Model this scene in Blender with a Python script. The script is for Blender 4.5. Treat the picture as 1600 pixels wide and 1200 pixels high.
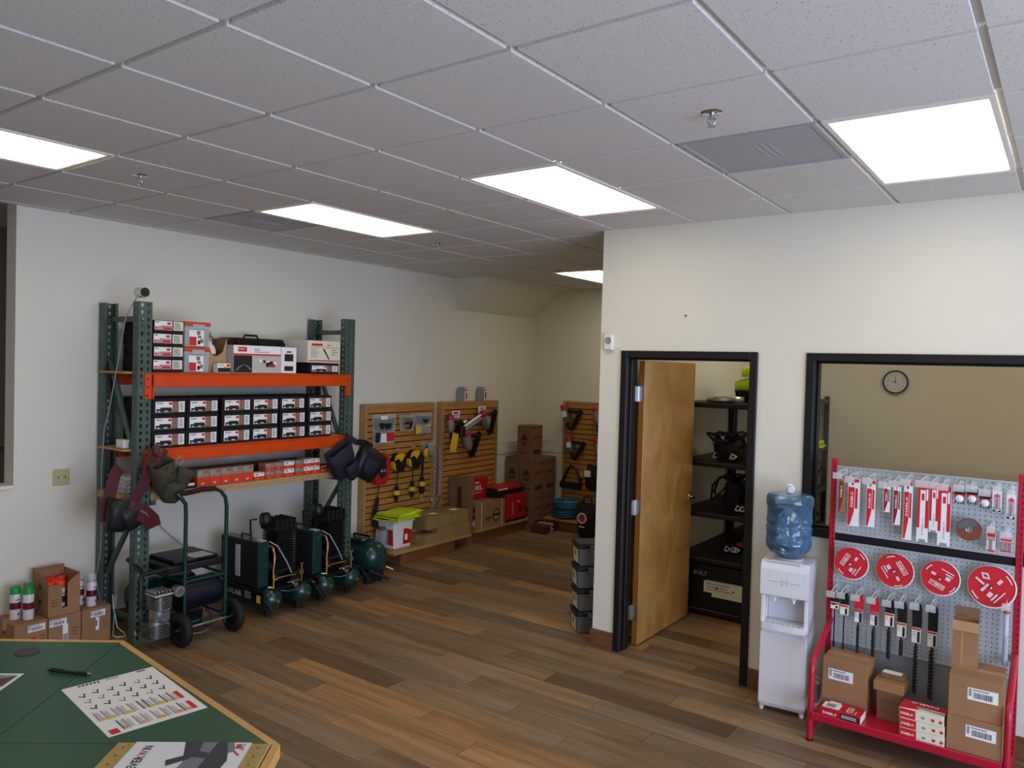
import bpy, math, random
from mathutils import Vector, Matrix, Euler
random.seed(7)
S = bpy.context.scene
for o in list(bpy.data.objects): bpy.data.objects.remove(o)
COL = S.collection
PI = math.pi
# ------------------------------------------------ camera
H = 3.04                                       # ceiling height
CAMR = Matrix(((0.80847, 0.58792, 0.02684), (0.03539, -0.00304, -0.99937), (-0.58747, 0.80891, -0.02327)))
CAML = Vector((0.857, -1.971, 2.028))
cd = bpy.data.cameras.new('camera'); cam = bpy.data.objects.new('camera', cd); COL.objects.link(cam)
rx, dn, fw = [Vector(CAMR[i]) for i in range(3)]
M = Matrix((rx, -dn, -fw)).transposed().to_4x4(); M.translation = CAML
cam.matrix_world = M
cd.sensor_width = 36; cd.lens = 36 * 1207.3 / 1600; cd.clip_start = .05
S.camera = cam
# ------------------------------------------------ view, world, daylight
S.view_settings.view_transform = 'Standard'; S.view_settings.look = 'None'
S.view_settings.gamma = 1; S.view_settings.use_curve_mapping = False
S.view_settings.exposure = 0.0
PANEL = 5.3                                    # strength of the fluorescent panels
CEILING_FILL = 50                                   # strength of an unseen lamp added to brighten the ceiling
DAY = 235                                       # strength of the daylight through the shopfront
w = bpy.data.worlds.new('world'); S.world = w; w.use_nodes = True
bg = w.node_tree.nodes['Background']; bg.inputs[0].default_value = (.55, .72, 1, 1); bg.inputs[1].default_value = 1.0
def area(name, loc, target, sx, sy, power, col):
    l = bpy.data.lights.new(name, 'AREA'); l.shape = 'RECTANGLE'; l.size = sx; l.size_y = sy; l.energy = power; l.color = col
    o = bpy.data.objects.new(name, l); COL.objects.link(o); o.location = loc
    o.rotation_euler = (Vector(target) - Vector(loc)).to_track_quat('-Z', 'Y').to_euler(); return o
area('shopfront_daylight', (4.08, -.9, 1.45), (-2, -.4, 1.3), 4.6, 2.2, DAY, (.53, .66, 1))
area('ceiling_fill', (3.98, -1.1, .3), (-1.8, .6, 3.0), 4.6, .45, CEILING_FILL, (1, .93, .86))  # added lamp aimed up at the ceiling, stands for no seen source
# ------------------------------------------------ materials
def lin(h):
    h = h.lstrip('#'); r = []
    for i in (0, 2, 4):
        c = int(h[i:i+2], 16) / 255; r.append(c / 12.92 if c <= .04045 else ((c + .055) / 1.055) ** 2.4)
    return (*r, 1)
MATS = {}
def mat(name, col, rough=.6, metal=0, noise=None, bump=None, emit=0, trans=0, alpha=1, coat=0, ior=1.45, stretch=None):
    if name in MATS: return MATS[name]
    m = bpy.data.materials.new(name); m.use_nodes = True; MATS[name] = m
    nt = m.node_tree; p = nt.nodes['Principled BSDF']; c = lin(col) if isinstance(col, str) else col
    p.inputs['Base Color'].default_value = c; p.inputs['Roughness'].default_value = rough; p.inputs['Metallic'].default_value = metal
    p.inputs['IOR'].default_value = ior
    if coat: p.inputs['Coat Weight'].default_value = coat; p.inputs['Coat Roughness'].default_value = .08
    if trans: p.inputs['Transmission Weight'].default_value = trans
    if alpha < 1: p.inputs['Alpha'].default_value = alpha
    if emit: p.inputs['Emission Color'].default_value = c; p.inputs['Emission Strength'].default_value = emit
    if noise or bump:
        tc = nt.nodes.new('ShaderNodeTexCoord'); mp = nt.nodes.new('ShaderNodeMapping')
        nt.links.new(tc.outputs['Object'], mp.inputs[0])
        if stretch: mp.inputs['Scale'].default_value = stretch
    if noise:
        n = nt.nodes.new('ShaderNodeTexNoise'); n.inputs['Scale'].default_value = noise[0]; n.inputs['Detail'].default_value = 5
        nt.links.new(mp.outputs[0], n.inputs[0])
        r = nt.nodes.new('ShaderNodeValToRGB'); nt.links.new(n.outputs[0], r.inputs[0])
        k = noise[1]; r.color_ramp.elements[0].position = .3; r.color_ramp.elements[1].position = .7
        r.color_ramp.elements[0].color = tuple(max(0, x * (1 - k)) for x in c[:3]) + (1,)
        r.color_ramp.elements[1].color = tuple(min(1, x * (1 + k)) for x in c[:3]) + (1,)
        nt.links.new(r.outputs[0], p.inputs['Base Color'])
    if bump:
        n = nt.nodes.new('ShaderNodeTexNoise'); n.inputs['Scale'].default_value = bump[0]; n.inputs['Detail'].default_value = 3
        nt.links.new(mp.outputs[0], n.inputs[0])
        bp = nt.nodes.new('ShaderNodeBump'); bp.inputs['Strength'].default_value = bump[1]; bp.inputs['Distance'].default_value = .01
        nt.links.new(n.outputs[0], bp.inputs['Height']); nt.links.new(bp.outputs[0], p.inputs['Normal'])
    return m
WALL = mat('painted_wall', '#dedacb', .75, bump=(180, .12))
WHITE = mat('white_paint', '#e4e2da', .5)
BLACKP = mat('black_paint', '#0a0a0b', .5)
BLACK = mat('black_plastic', '#101114', .45)
BLACKM = mat('matte_black', '#0c0c0d', .75)
PWHITE = mat('white_print', '#e9e9e9', .55)
PBLACK = mat('black_print', '#18181a', .55)
PRED = mat('red_print', '#c8202c', .5)
PORANGE = mat('orange_print', '#d84a22', .5)
PGREY = mat('grey_print', '#8f9296', .55)
PBROWN = mat('brown_print', '#8a6650', .6)
PTEAL = mat('teal_print', '#4d8a92', .55)
PYELLOW = mat('yellow_print', '#e2b73a', .5)
PCREAM = mat('cream_print', '#dedac2', .55)
STEEL = mat('steel', '#b9bbbd', .28, 1)
CHROME = mat('chrome', '#d8d8d8', .15, 1)
WOOD = mat('light_wood', '#b98d5a', .5, noise=(14, .22), stretch=(1, 8, 8))
KRAFT = mat('cardboard', '#98714e', .8, noise=(6, .08))
KRAFTD = mat('dark_cardboard', '#7d5d43', .8, noise=(6, .1))
KRAFTL = mat('pale_cardboard', '#ad8a66', .8, noise=(6, .08))
TAPE = mat('packing_tape', '#a8835c', .25)
INK = mat('brown_ink', '#3c2a20', .8)
ORANGE = mat('orange_enamel', '#cf4508', .4, noise=(9, .06))
GREEN = mat('green_enamel', '#0d3330', .3, coat=.3)
POSTG = mat('rack_green', '#46574f', .45, noise=(12, .12))
RED = mat('red_enamel', '#b01230', .35, coat=.2)
HIVIS = mat('hi_vis_yellow', '#cfe81a', .8, bump=(30, .3))
CLEARP = mat('clear_plastic', '#e8eef2', .08, trans=.0, alpha=.22)
def glassy(name, tint, gloss=.12):
    m = bpy.data.materials.new(name); m.use_nodes = True; nt = m.node_tree; nt.nodes.clear()
    out = nt.nodes.new('ShaderNodeOutputMaterial'); t = nt.nodes.new('ShaderNodeBsdfTransparent'); t.inputs[0].default_value = tint
    g = nt.nodes.new('ShaderNodeBsdfGlossy'); g.inputs['Roughness'].default_value = .02; mx = nt.nodes.new('ShaderNodeMixShader')
    fr = nt.nodes.new('ShaderNodeFresnel'); fr.inputs[0].default_value = 1.45
    nt.links.new(fr.outputs[0], mx.inputs[0]); nt.links.new(t.outputs[0], mx.inputs[1]); nt.links.new(g.outputs[0], mx.inputs[2]); nt.links.new(mx.outputs[0], out.inputs[0])
    MATS[name] = m; return m
GLASS = glassy('window_glass', (.92, .90, .87, 1))
def floor_mat():
    m = bpy.data.materials.new('vinyl_plank'); m.use_nodes = True; nt = m.node_tree; N = nt.nodes; L = nt.links; p = N['Principled BSDF']
    oi = N.new('ShaderNodeObjectInfo'); ge = N.new('ShaderNodeNewGeometry')
    mul = N.new('ShaderNodeMath'); mul.operation = 'MULTIPLY'; mul.inputs[1].default_value = 37; L.new(oi.outputs['Random'], mul.inputs[0])
    cb = N.new('ShaderNodeCombineXYZ'); L.new(mul.outputs[0], cb.inputs[0]); L.new(mul.outputs[0], cb.inputs[2])
    ad = N.new('ShaderNodeVectorMath'); L.new(ge.outputs['Position'], ad.inputs[0]); L.new(cb.outputs[0], ad.inputs[1])
    def noise(sc, vec, det=6, rough=.6, dist=0):
        mp = N.new('ShaderNodeMapping'); mp.inputs['Scale'].default_value = vec; L.new(ad.outputs[0], mp.inputs[0])
        n = N.new('ShaderNodeTexNoise'); n.inputs['Scale'].default_value = sc; n.inputs['Detail'].default_value = det
        n.inputs['Roughness'].default_value = rough; n.inputs['Distortion'].default_value = dist; L.new(mp.outputs[0], n.inputs[0]); return n
    def ramp(src, els):
        r = N.new('ShaderNodeValToRGB'); L.new(src, r.inputs[0]); e = r.color_ramp.elements
        while len(e) < len(els): e.new(.5)
        for x, (q, c) in zip(e, els): x.position = q; x.color = lin(c) if isinstance(c, str) else (c, c, c, 1)
        return r
    base = ramp(oi.outputs['Random'], [(0, '#5c4a35'), (.14, '#806c53'), (.28, '#70604c'), (.42, '#8f7553'), (.56, '#82715c'), (.7, '#6a563f'), (.86, '#a37d52'), (1, '#8b775d')])
    big = ramp(noise(2.2, (.45, 6, 1), 5, .6, .5).outputs[0], [(.3, .6), (.5, .95), (.7, 1.3)])
    fine = ramp(noise(16, (.55, 12, 1), 9, .75, 1.2).outputs[0], [(.28, .42), (.48, .95), (.72, 1.4)])
    warm = noise(3.0, (.4, 5, 1), 3, .5, .6)
    def mulc(a, b, f=1):
        x = N.new('ShaderNodeMix'); x.data_type = 'RGBA'; x.blend_type = 'MULTIPLY'; x.inputs[0].default_value = f; L.new(a, x.inputs[6]); L.new(b, x.inputs[7]); return x.outputs[2]
    wr = ramp(warm.outputs[0], [(.42, '#ffffff'), (.64, '#ffdfae'), (.8, '#fff4e0')])
    c = mulc(mulc(mulc(base.outputs[0], big.outputs[0]), fine.outputs[0], .85), wr.outputs[0], .55)
    L.new(c, p.inputs['Base Color']); p.inputs['Roughness'].default_value = .42
    rr = N.new('ShaderNodeMapRange'); rr.inputs[3].default_value = .34; rr.inputs[4].default_value = .55; L.new(fine.outputs[0], rr.inputs[0]); L.new(rr.outputs[0], p.inputs['Roughness'])
    bp = N.new('ShaderNodeBump'); bp.inputs['Strength'].default_value = .15; bp.inputs['Distance'].default_value = .003; L.new(fine.outputs[0], bp.inputs['Height']); L.new(bp.outputs[0], p.inputs['Normal'])
    return m
def tile_mat():
    m = bpy.data.materials.new('fissured_tile'); m.use_nodes = True; nt = m.node_tree; N = nt.nodes; L = nt.links; p = N['Principled BSDF']
    ge = N.new('ShaderNodeNewGeometry'); n = N.new('ShaderNodeTexNoise'); n.inputs['Scale'].default_value = 75; n.inputs['Detail'].default_value = 2; L.new(ge.outputs['Position'], n.inputs[0])
    v = N.new('ShaderNodeTexVoronoi'); v.inputs['Scale'].default_value = 95; L.new(ge.outputs['Position'], v.inputs[0])
    r = N.new('ShaderNodeValToRGB'); L.new(v.outputs['Distance'], r.inputs[0]); e = r.color_ramp.elements; e[0].position = .1; e[0].color = (.0, .0, .0, 1); e[1].position = .26; e[1].color = (1, 1, 1, 1)
    r2 = N.new('ShaderNodeValToRGB'); L.new(n.outputs[0], r2.inputs[0]); e = r2.color_ramp.elements; e[0].position = .50; e[0].color = (1, 1, 1, 1); e[1].position = .56; e[1].color = (0, 0, 0, 1)
    mx = N.new('ShaderNodeMath'); mx.operation = 'MAXIMUM'; L.new(r.outputs[0], mx.inputs[0]); L.new(r2.outputs[0], mx.inputs[1])
    c = N.new('ShaderNodeMix'); c.data_type = 'RGBA'; L.new(mx.outputs[0], c.inputs[0]); c.inputs[6].default_value = lin('#6b6863'); c.inputs[7].default_value = lin('#d5d3cf'); L.new(c.outputs[2], p.inputs['Base Color'])
    p.inputs['Roughness'].default_value = .95
    bp = N.new('ShaderNodeBump'); bp.inputs['Strength'].default_value = .5; bp.inputs['Distance'].default_value = .004; L.new(mx.outputs[0], bp.inputs['Height']); L.new(bp.outputs[0], p.inputs['Normal'])
    return m
PLANK = floor_mat(); TILE = tile_mat()
# ------------------------------------------------ mesh builder
TXT = {}
def text_mesh(s, bold=False):
    k = (s, bold)
    if k in TXT: return TXT[k]
    c = bpy.data.curves.new('lettering', 'FONT'); c.body = s; c.resolution_u = 1; c.size = 1
    if bold: c.offset = .022
    o = bpy.data.objects.new('lettering', c); me = bpy.data.meshes.new_from_object(o)
    vs = [tuple(v.co) for v in me.vertices]; fs = [tuple(p.vertices) for p in me.polygons]
    bpy.data.objects.remove(o); bpy.data.curves.remove(c); bpy.data.meshes.remove(me)
    w_ = max([v[0] for v in vs] or [1]); TXT[k] = (vs, fs, w_); return TXT[k]
class B:
    def __init__(self): self.v = []; self.f = []; self.m = []; self.s = []; self.mats = []; self.M = None
    def add(self, vs, fs, m, smooth=False):
        n = len(self.v)
        if m not in self.mats: self.mats.append(m)
        i = self.mats.index(m)
        if self.M is not None: vs = [tuple(self.M @ Vector(v)) for v in vs]
        self.v += [tuple(v) for v in vs]; self.f += [tuple(a + n for a in f) for f in fs]
        self.m += [i] * len(fs); self.s += [smooth] * len(fs); return self
    def box(self, x0, x1, y0, y1, z0, z1, m):
        return self.add([(x0,y0,z0),(x1,y0,z0),(x1,y1,z0),(x0,y1,z0),(x0,y0,z1),(x1,y0,z1),(x1,y1,z1),(x0,y1,z1)],
                        [(0,3,2,1),(4,5,6,7),(0,1,5,4),(1,2,6,5),(2,3,7,6),(3,0,4,7)], m)
    def taper(self, x0, x1, y0, y1, z0, z1, ix, iy, m):      # box whose bottom is inset by ix, iy
        return self.add([(x0+ix,y0+iy,z0),(x1-ix,y0+iy,z0),(x1-ix,y1-iy,z0),(x0+ix,y1-iy,z0),(x0,y0,z1),(x1,y0,z1),(x1,y1,z1),(x0,y1,z1)],
                        [(0,3,2,1),(4,5,6,7),(0,1,5,4),(1,2,6,5),(2,3,7,6),(3,0,4,7)], m)
    def quad(self, a, b, c, d, m): return self.add([a, b, c, d], [(0, 1, 2, 3)], m)
    def cyl(self, p0, p1, r, m, r1=None, n=14, cap=True, smooth=True):
        p0, p1 = Vector(p0), Vector(p1); r1 = r if r1 is None else r1; d = (p1 - p0).normalized()
        u = d.orthogonal().normalized(); w_ = d.cross(u)
        a = [p0 + r * (math.cos(2*PI*i/n) * u + math.sin(2*PI*i/n) * w_) for i in range(n)]
        b = [p1 + r1 * (math.cos(2*PI*i/n) * u + math.sin(2*PI*i/n) * w_) for i in range(n)]
        self.add(a + b, [(i, (i+1) % n, n + (i+1) % n, n + i) for i in range(n)], m, smooth)
        if cap: self.add(a + b, [tuple(range(n))[::-1], tuple(range(n, 2*n))], m)
        return self
    def tube(self, pts, r, m, n=8, closed=False, flat=1):
        P = [Vector(p) for p in pts]; k = len(P); rs = r if isinstance(r, (list, tuple)) else [r] * k; V = []; u = None
        for i in range(k):
            a = P[(i-1) % k] if (closed or i) else P[0]; b = P[(i+1) % k] if (closed or i < k-1) else P[-1]
            d = (b - a).normalized() if (b - a).length > 1e-9 else Vector((0, 0, 1))
            if u is None: u = d.orthogonal().normalized()
            u = (u - d * u.dot(d)); u = u.normalized() if u.length > 1e-6 else d.orthogonal().normalized(); w_ = d.cross(u)
            V += [P[i] + rs[i] * (math.cos(2*PI*j/n) * u + flat * math.sin(2*PI*j/n) * w_) for j in range(n)]
        F = []
        for i in range(k if closed else k - 1):
            for j in range(n):
                q = (i+1) % k; F.append((i*n + j, i*n + (j+1) % n, q*n + (j+1) % n, q*n + j))
        self.add(V, F, m, True)
        if not closed: self.add(V, [tuple(range(n))[::-1], tuple(range((k-1)*n, k*n))], m)
        return self
    def lathe(self, prof, m, n=24, o=(0, 0, 0), axis=(0, 0, 1), smooth=True, squash=1):
        o = Vector(o); ax = Vector(axis).normalized(); u = ax.orthogonal().normalized(); w_ = ax.cross(u); V = []
        for r, h in prof: V += [o + ax * h + max(r, 1e-5) * (math.cos(2*PI*j/n) * u + squash * math.sin(2*PI*j/n) * w_) for j in range(n)]
        F = [(i*n + j, i*n + (j+1) % n, (i+1)*n + (j+1) % n, (i+1)*n + j) for i in range(len(prof)-1) for j in range(n)]
        return self.add(V, F, m, smooth)
    def prism(self, poly, o, u, v, d, m, smooth=False):       # polygon in the u,v plane at o, pushed along d
        o, u, v, d = Vector(o), Vector(u), Vector(v), Vector(d); n = len(poly)
        a = [o + u*x + v*y for x, y in poly]; b = [p + d for p in a]
        self.add(a + b, [tuple(range(n)), tuple(range(n, 2*n))[::-1]], m)
        return self.add(a + b, [(i, n+i, n+(i+1) % n, (i+1) % n) for i in range(n)], m, smooth)
    def text(self, s, o, u, v, size, m, bold=True, fit=None, center=False):
        vs, fs, w_ = text_mesh(s, bold); o, u, v = Vector(o), Vector(u), Vector(v); sx = size if fit is None else fit / w_
        if center: o = o - u * sx * w_ / 2
        return self.add([o + u * (a[0] * sx) + v * (a[1] * size) for a in vs], fs, m)
    def front(self, x0, x1, z0, z1, y, m):                    # flat print on a face that looks to -y
        return self.quad((x0, y, z0), (x1, y, z0), (x1, y, z1), (x0, y, z1), m)
    def side(self, y0, y1, z0, z1, x, m):                     # flat print on a face that looks to -x or +x
        return self.quad((x, y0, z0), (x, y1, z0), (x, y1, z1), (x, y0, z1), m)
    def done(self, name, parent=None, bevel=0, label=None, loc=None):
        me = bpy.data.meshes.new(name); me.from_pydata(self.v, [], self.f)
        for m in self.mats: me.materials.append(m)
        me.polygons.foreach_set('material_index', self.m); me.polygons.foreach_set('use_smooth', self.s); me.update()
        o = bpy.data.objects.new(name, me); COL.objects.link(o)
        if parent is not None: o.parent = parent
        if loc: o.location = loc
        if label: o['label'] = label
        if bevel:
            md = o.modifiers.new('bevel', 'BEVEL'); md.width = bevel; md.segments = 1; md.limit_method = 'ANGLE'; md.angle_limit = .9
        return o
def tag(o, label, cat, group=None):
    o['label'] = label; o['category'] = cat
    if group: o['group'] = group
    return o
def thing(name, label, cat, loc=(0, 0, 0), rz=0, group=None):
    o = bpy.data.objects.new(name, None); o.empty_display_size = .05; COL.objects.link(o); o.location = loc; o.rotation_euler = (0, 0, rz)
    return tag(o, label, cat, group)
def dup(root, loc, rz=0, label=None, group=None):
    kids = [o for o in root.children]
    r = root.copy(); COL.objects.link(r); r.location = loc; r.rotation_euler = (0, 0, rz)
    if label: r['label'] = label
    if group: r['group'] = group
    for ch in kids:
        c = ch.copy(); COL.objects.link(c); c.parent = r
        for g in ch.children:
            d = g.copy(); COL.objects.link(d); d.parent = c
    return r
def struct(b, name, parent=None, bevel=0):
    o = b.done(name, parent, bevel); o['kind'] = 'structure'; return o
def bx(x0, x1, y0, y1, z0, z1, m): return B().box(x0, x1, y0, y1, z0, z1, m)
R90 = PI / 2
# ================================================ THE SETTING
XL, YD, XE, YB = -4.963, 2.956, -1.933, 6.53      # left wall, door wall, its free end, back wall
WT = .15
# floor: a slab and planks running left to right
fl = struct(bx(-7, 4.2, -4.6, YB, -.12, -.004, mat('floor_joint', '#2c211a', .7)), 'floor')
def plank_mesh(L_, W_):
    e = .0012; b = B(); b.box(e, L_-e, e, W_-e, -.0035, 0, PLANK); return b
PW, PL = .18, 1.22
full = None; rest = B(); np_ = 0
row = 0; y = -1.06
while y < YB:
    x = XL - (row * .437) % PL; y1 = min(y + PW, YB)
    while x < 4.1:
        x0, x1 = max(x, XL), min(x + PL, 4.1); vis = x1 > x0 + .02
        if vis:
            seen = (y > -.15) and ((x0 < 1.1 and y < 3.1) or x0 < -1.95 or (x0 < -.6 and y > 3 and y < 4.6))
            if seen and np_ < 300:
                if full is None or x1 - x0 < PL - .01 or y1 - y < PW - .01:
                    o = plank_mesh(x1 - x0, y1 - y).done('floor_plank', fl)
                    if abs(x1 - x0 - PL) < .01 and y1 - y > PW - .01: full = o
                else: o = full.copy(); COL.objects.link(o)
                o.location = (x0, y, 0); np_ += 1
            else: rest.box(x0+.0012, x1-.0012, y+.0012, y1-.0012, -.0035, 0, PLANK)
        x += PL
    row += 1; y += PW
y = -4.6
while y < -1.07:
    rest.box(XL, 4.1, y, min(y + PW, -1.062) - .002, -.0035, 0, PLANK); y += PW
o = rest.done('floor_planks', fl); o['kind'] = 'stuff'
# ceiling: slab, tee grid, tiles
ce = struct(bx(-7, 4.2, -4.6, YB, H + .06, H + .16, WHITE), 'ceiling')
TEE = mat('tee_bar_white', '#dcdad6', .5)
G = .61; TG = .012
for a in range(-8, 7):
    if a*G > XL + .02: B().box(a*G-TG, a*G+TG, -4.5, YB if a*G < XE or True else YD, H+.004, H+.012, TEE).box(a*G-.002, a*G+.002, -4.5, YB, H+.012, H+.05, TEE).done('ceiling_tee_bar', ce)
for b_ in range(-7, 11):
    B().box(XL, 4.1, b_*G-TG, b_*G+TG, H+.0035, H+.0115, TEE).box(XL, 4.1, b_*G-.002, b_*G+.002, H+.0115, H+.05, TEE).done('ceiling_cross_tee', ce)
LIGHTS = [(0, 2), (-3, 2), (-6, 2), (-6, -2), (-6, 8), (0, -6), (-4, -6), (4, 2), (-2, 7), (2, 7), (0, 7)]
VENTS = [(-1, 2), (-7, 2)]
taken = {(a, b + k) for a, b in LIGHTS for k in (0, 1)} | set(VENTS)
tfull = None; trest = B()
for a in range(-9, 7):
    for b_ in range(-8, 11):
        if (a, b_) in taken: continue
        x0, x1, y0, y1 = max(a*G, XL), min(a*G+G, 4.1), max(b_*G, -4.6), min(b_*G+G, YB)
        if x1 - x0 < .03 or y1 - y0 < .03: continue
        e = .0125
        X0 = x0 + (e if x0 > XL else 0); X1 = x1 - e; Y0 = y0 + e; Y1 = y1 - (e if y1 < YB else 0)
        seen = a <= 2 and b_ >= -2 and not (a > -4 and b_ > 4) and not (b_ < 0 and a > 1)
        whole = x1 - x0 > G - .01 and y1 - y0 > G - .01
        if seen:
            if whole and tfull: o = tfull.copy(); COL.objects.link(o)
            else:
                o = B().box(0, X1-X0, 0, Y1-Y0, -.015, .012, TILE).done('ceiling_tile', ce, .0012)
                if whole: tfull = o
            o.location = (X0, Y0, H)
        else: trest.box(X0, X1, Y0, Y1, H-.015, H+.012, TILE)
o = trest.done('ceiling_tiles', ce); o['kind'] = 'stuff'
# light panels
def panel_mat():
    m = bpy.data.materials.new('lit_diffuser'); m.use_nodes = True; nt = m.node_tree; N = nt.nodes; L = nt.links; p = N['Principled BSDF']
    tc = N.new('ShaderNodeTexCoord'); sp = N.new('ShaderNodeSeparateXYZ'); L.new(tc.outputs['Object'], sp.inputs[0])
    # three tubes behind the diffuser, their ends a little darker
    a = N.new('ShaderNodeMath'); a.operation = 'MULTIPLY'; a.inputs[1].default_value = 2*PI/.185; L.new(sp.outputs[0], a.inputs[0])
    c = N.new('ShaderNodeMath'); c.operation = 'COSINE'; L.new(a.outputs[0], c.inputs[0])
    y2 = N.new('ShaderNodeMath'); y2.operation = 'ABSOLUTE'; L.new(sp.outputs[1], y2.inputs[0])
    mr = N.new('ShaderNodeMapRange'); mr.inputs[1].default_value = .50; mr.inputs[2].default_value = .575; mr.inputs[3].default_value = 0; mr.inputs[4].default_value = 1; L.new(y2.outputs[0], mr.inputs[0])
    cc = N.new('ShaderNodeMath'); cc.operation = 'MULTIPLY_ADD'; cc.inputs[1].default_value = -.06; cc.inputs[2].default_value = .84; L.new(c.outputs[0], cc.inputs[0])
    ee = N.new('ShaderNodeMath'); ee.operation = 'MULTIPLY'; L.new(mr.outputs[0], ee.inputs[0]); L.new(cc.outputs[0], ee.inputs[1])
    inv = N.new('ShaderNodeMath'); inv.operation = 'SUBTRACT'; inv.inputs[0].default_value = 1; L.new(ee.outputs[0], inv.inputs[1])
    st = N.new('ShaderNodeMath'); st.operation = 'MULTIPLY'; st.inputs[1].default_value = PANEL; L.new(inv.outputs[0], st.inputs[0])
    p.inputs['Base Color'].default_value = (.8, .8, .78, 1); p.inputs['Emission Color'].default_value = (1, .90, .72, 1); L.new(st.outputs[0], p.inputs['Emission Strength'])
    return m
LIT = panel_mat()
LW = {0: 'long lit ceiling panel at right above the cooler and red display', -3: 'lit ceiling panel nearest the free end of the door wall', -6: 'lit ceiling panel above the orange rack'}
lnames = {(0, 2): 'large lit ceiling panel at upper right, next to a grey vent', (-3, 2): 'lit ceiling panel in the middle, in front of the cream wall corner', (-6, 2): 'lit ceiling panel above the orange and green rack',
          (-6, -2): 'lit ceiling panel cut by the left edge of the photo', (-6, 8): 'small far lit ceiling panel in the rear hall, cut by the wall corner', (0, -6): 'lit ceiling panel behind the viewer, right', (-4, -6): 'lit ceiling panel behind the viewer, left',
          (4, 2): 'lit ceiling panel right of the photo', (-2, 7): 'lit ceiling panel in the store room, near the shelving', (2, 7): 'unseen added ceiling panel brightening the store room behind the glass', (0, 7): 'unseen added ceiling panel brightening the middle of the store room'}  # the last two store room panels are unseen, added to brighten its walls
for (a, b_), lb in lnames.items():
    t = thing('ceiling_light', lb, 'light', ((a+.5)*G, (b_+1)*G, H - .013), 0, 'fluorescent panels in the ceiling grid')
    hx, hy = G/2 - .012, G - .012; b = B()
    for x0, x1, y0, y1 in ((-hx, hx, -hy, -hy+.02), (-hx, hx, hy-.02, hy), (-hx, -hx+.02, -hy+.02, hy-.02), (hx-.02, hx, -hy+.02, hy-.02)): b.box(x0, x1, y0, y1, -.004, .014, WHITE)
    b.done('light_frame', t); B().box(-hx+.02, hx-.02, -hy+.02, hy-.02, 0, .008, LIT).done('diffuser', t)
VENTM = mat('grey_vent', '#a3a7aa', .5)
for (a, b_), lb in {(-1, 2): 'grey square ceiling vent beside the large right light panel', (-7, 2): 'grey square ceiling vent left of the light above the rack'}.items():
    t = thing('ceiling_vent', lb, 'vent', ((a+.5)*G, (b_+.5)*G, H - .012), 0, 'grey ceiling vents')
    b = B(); h = G/2 - .012
    for x0, x1, y0, y1 in ((-h, h, -h, -h+.02), (-h, h, h-.02, h), (-h, -h+.02, -h+.02, h-.02), (h-.02, h, -h+.02, h-.02)): b.box(x0, x1, y0, y1, -.004, .014, VENTM)
    b.done('vent_frame', t)
    B().box(-h+.02, h-.02, -h+.02, h-.02, 0, .006, VENTM).done('perforated_plate', t)
    b = B()
    for k in range(3): b.box(-.02+k*.03, -.008+k*.03, -.12, .12, -.002, 0, MATS['grey_vent'])
    b.done('louver', t)
# sprinklers
sp0 = None
for (x, y), lb in {(-.306, .894): 'chrome ceiling sprinkler between the two large right light panels', (-3.348, .278): 'chrome ceiling sprinkler left, above the outlet wall',
                   (-3.448, 2.848): 'chrome ceiling sprinkler just beyond the light above the rack', (-3.467, 4.734): 'small far ceiling sprinkler in front of the hall light'}.items():
    if sp0 is None:
        sp0 = thing('ceiling_sprinkler', lb, 'sprinkler', (x, y, H - .015), 0, 'ceiling sprinklers')
        B().lathe([(.001, -.004), (.035, -.006), (.043, 0)], CHROME, 20).done('escutcheon', sp0)
        b = B(); b.cyl((0, 0, -.004), (0, 0, -.028), .010, STEEL); b.tube([(-.012, 0, -.02), (-.018, 0, -.035), (0, 0, -.052)], .003, STEEL, 6); b.tube([(.012, 0, -.02), (.018, 0, -.035), (0, 0, -.052)], .003, STEEL, 6)
        b.cyl((0, 0, -.052), (0, 0, -.055), .016, STEEL, n=12); b.done('sprinkler_head', sp0)
    else: dup(sp0, (x, y, H - .015), 0, lb)
# walls
def wall(name, *boxes, m=WALL):
    b = B()
    for q in boxes: b.box(*q, m)
    return struct(b, name)
wall('wall_left', (XL-WT, XL, .29, YB, 0, H+.05), (XL-WT, XL, -4.6, .29, 0, 1.10))
b = B(); b.box(XL-WT-.01, XL+.015, -4.6, .29, 1.10, 1.125, WHITE); struct(b, 'trim_1', bevel=.004)
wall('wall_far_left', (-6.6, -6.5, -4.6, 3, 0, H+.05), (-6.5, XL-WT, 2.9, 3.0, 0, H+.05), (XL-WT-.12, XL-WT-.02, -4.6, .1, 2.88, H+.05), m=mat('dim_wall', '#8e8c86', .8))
o = B().tube([(-6.4, -3, 1.25), (-6.4, 2.8, 1.25)], .025, WOOD).done('handrail'); tag(o, 'wooden handrail in the dark space past the low left wall', 'handrail')
wall('wall_back', (XL-WT, 4.2, YB, YB+.12, 0, H+.05))
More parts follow.
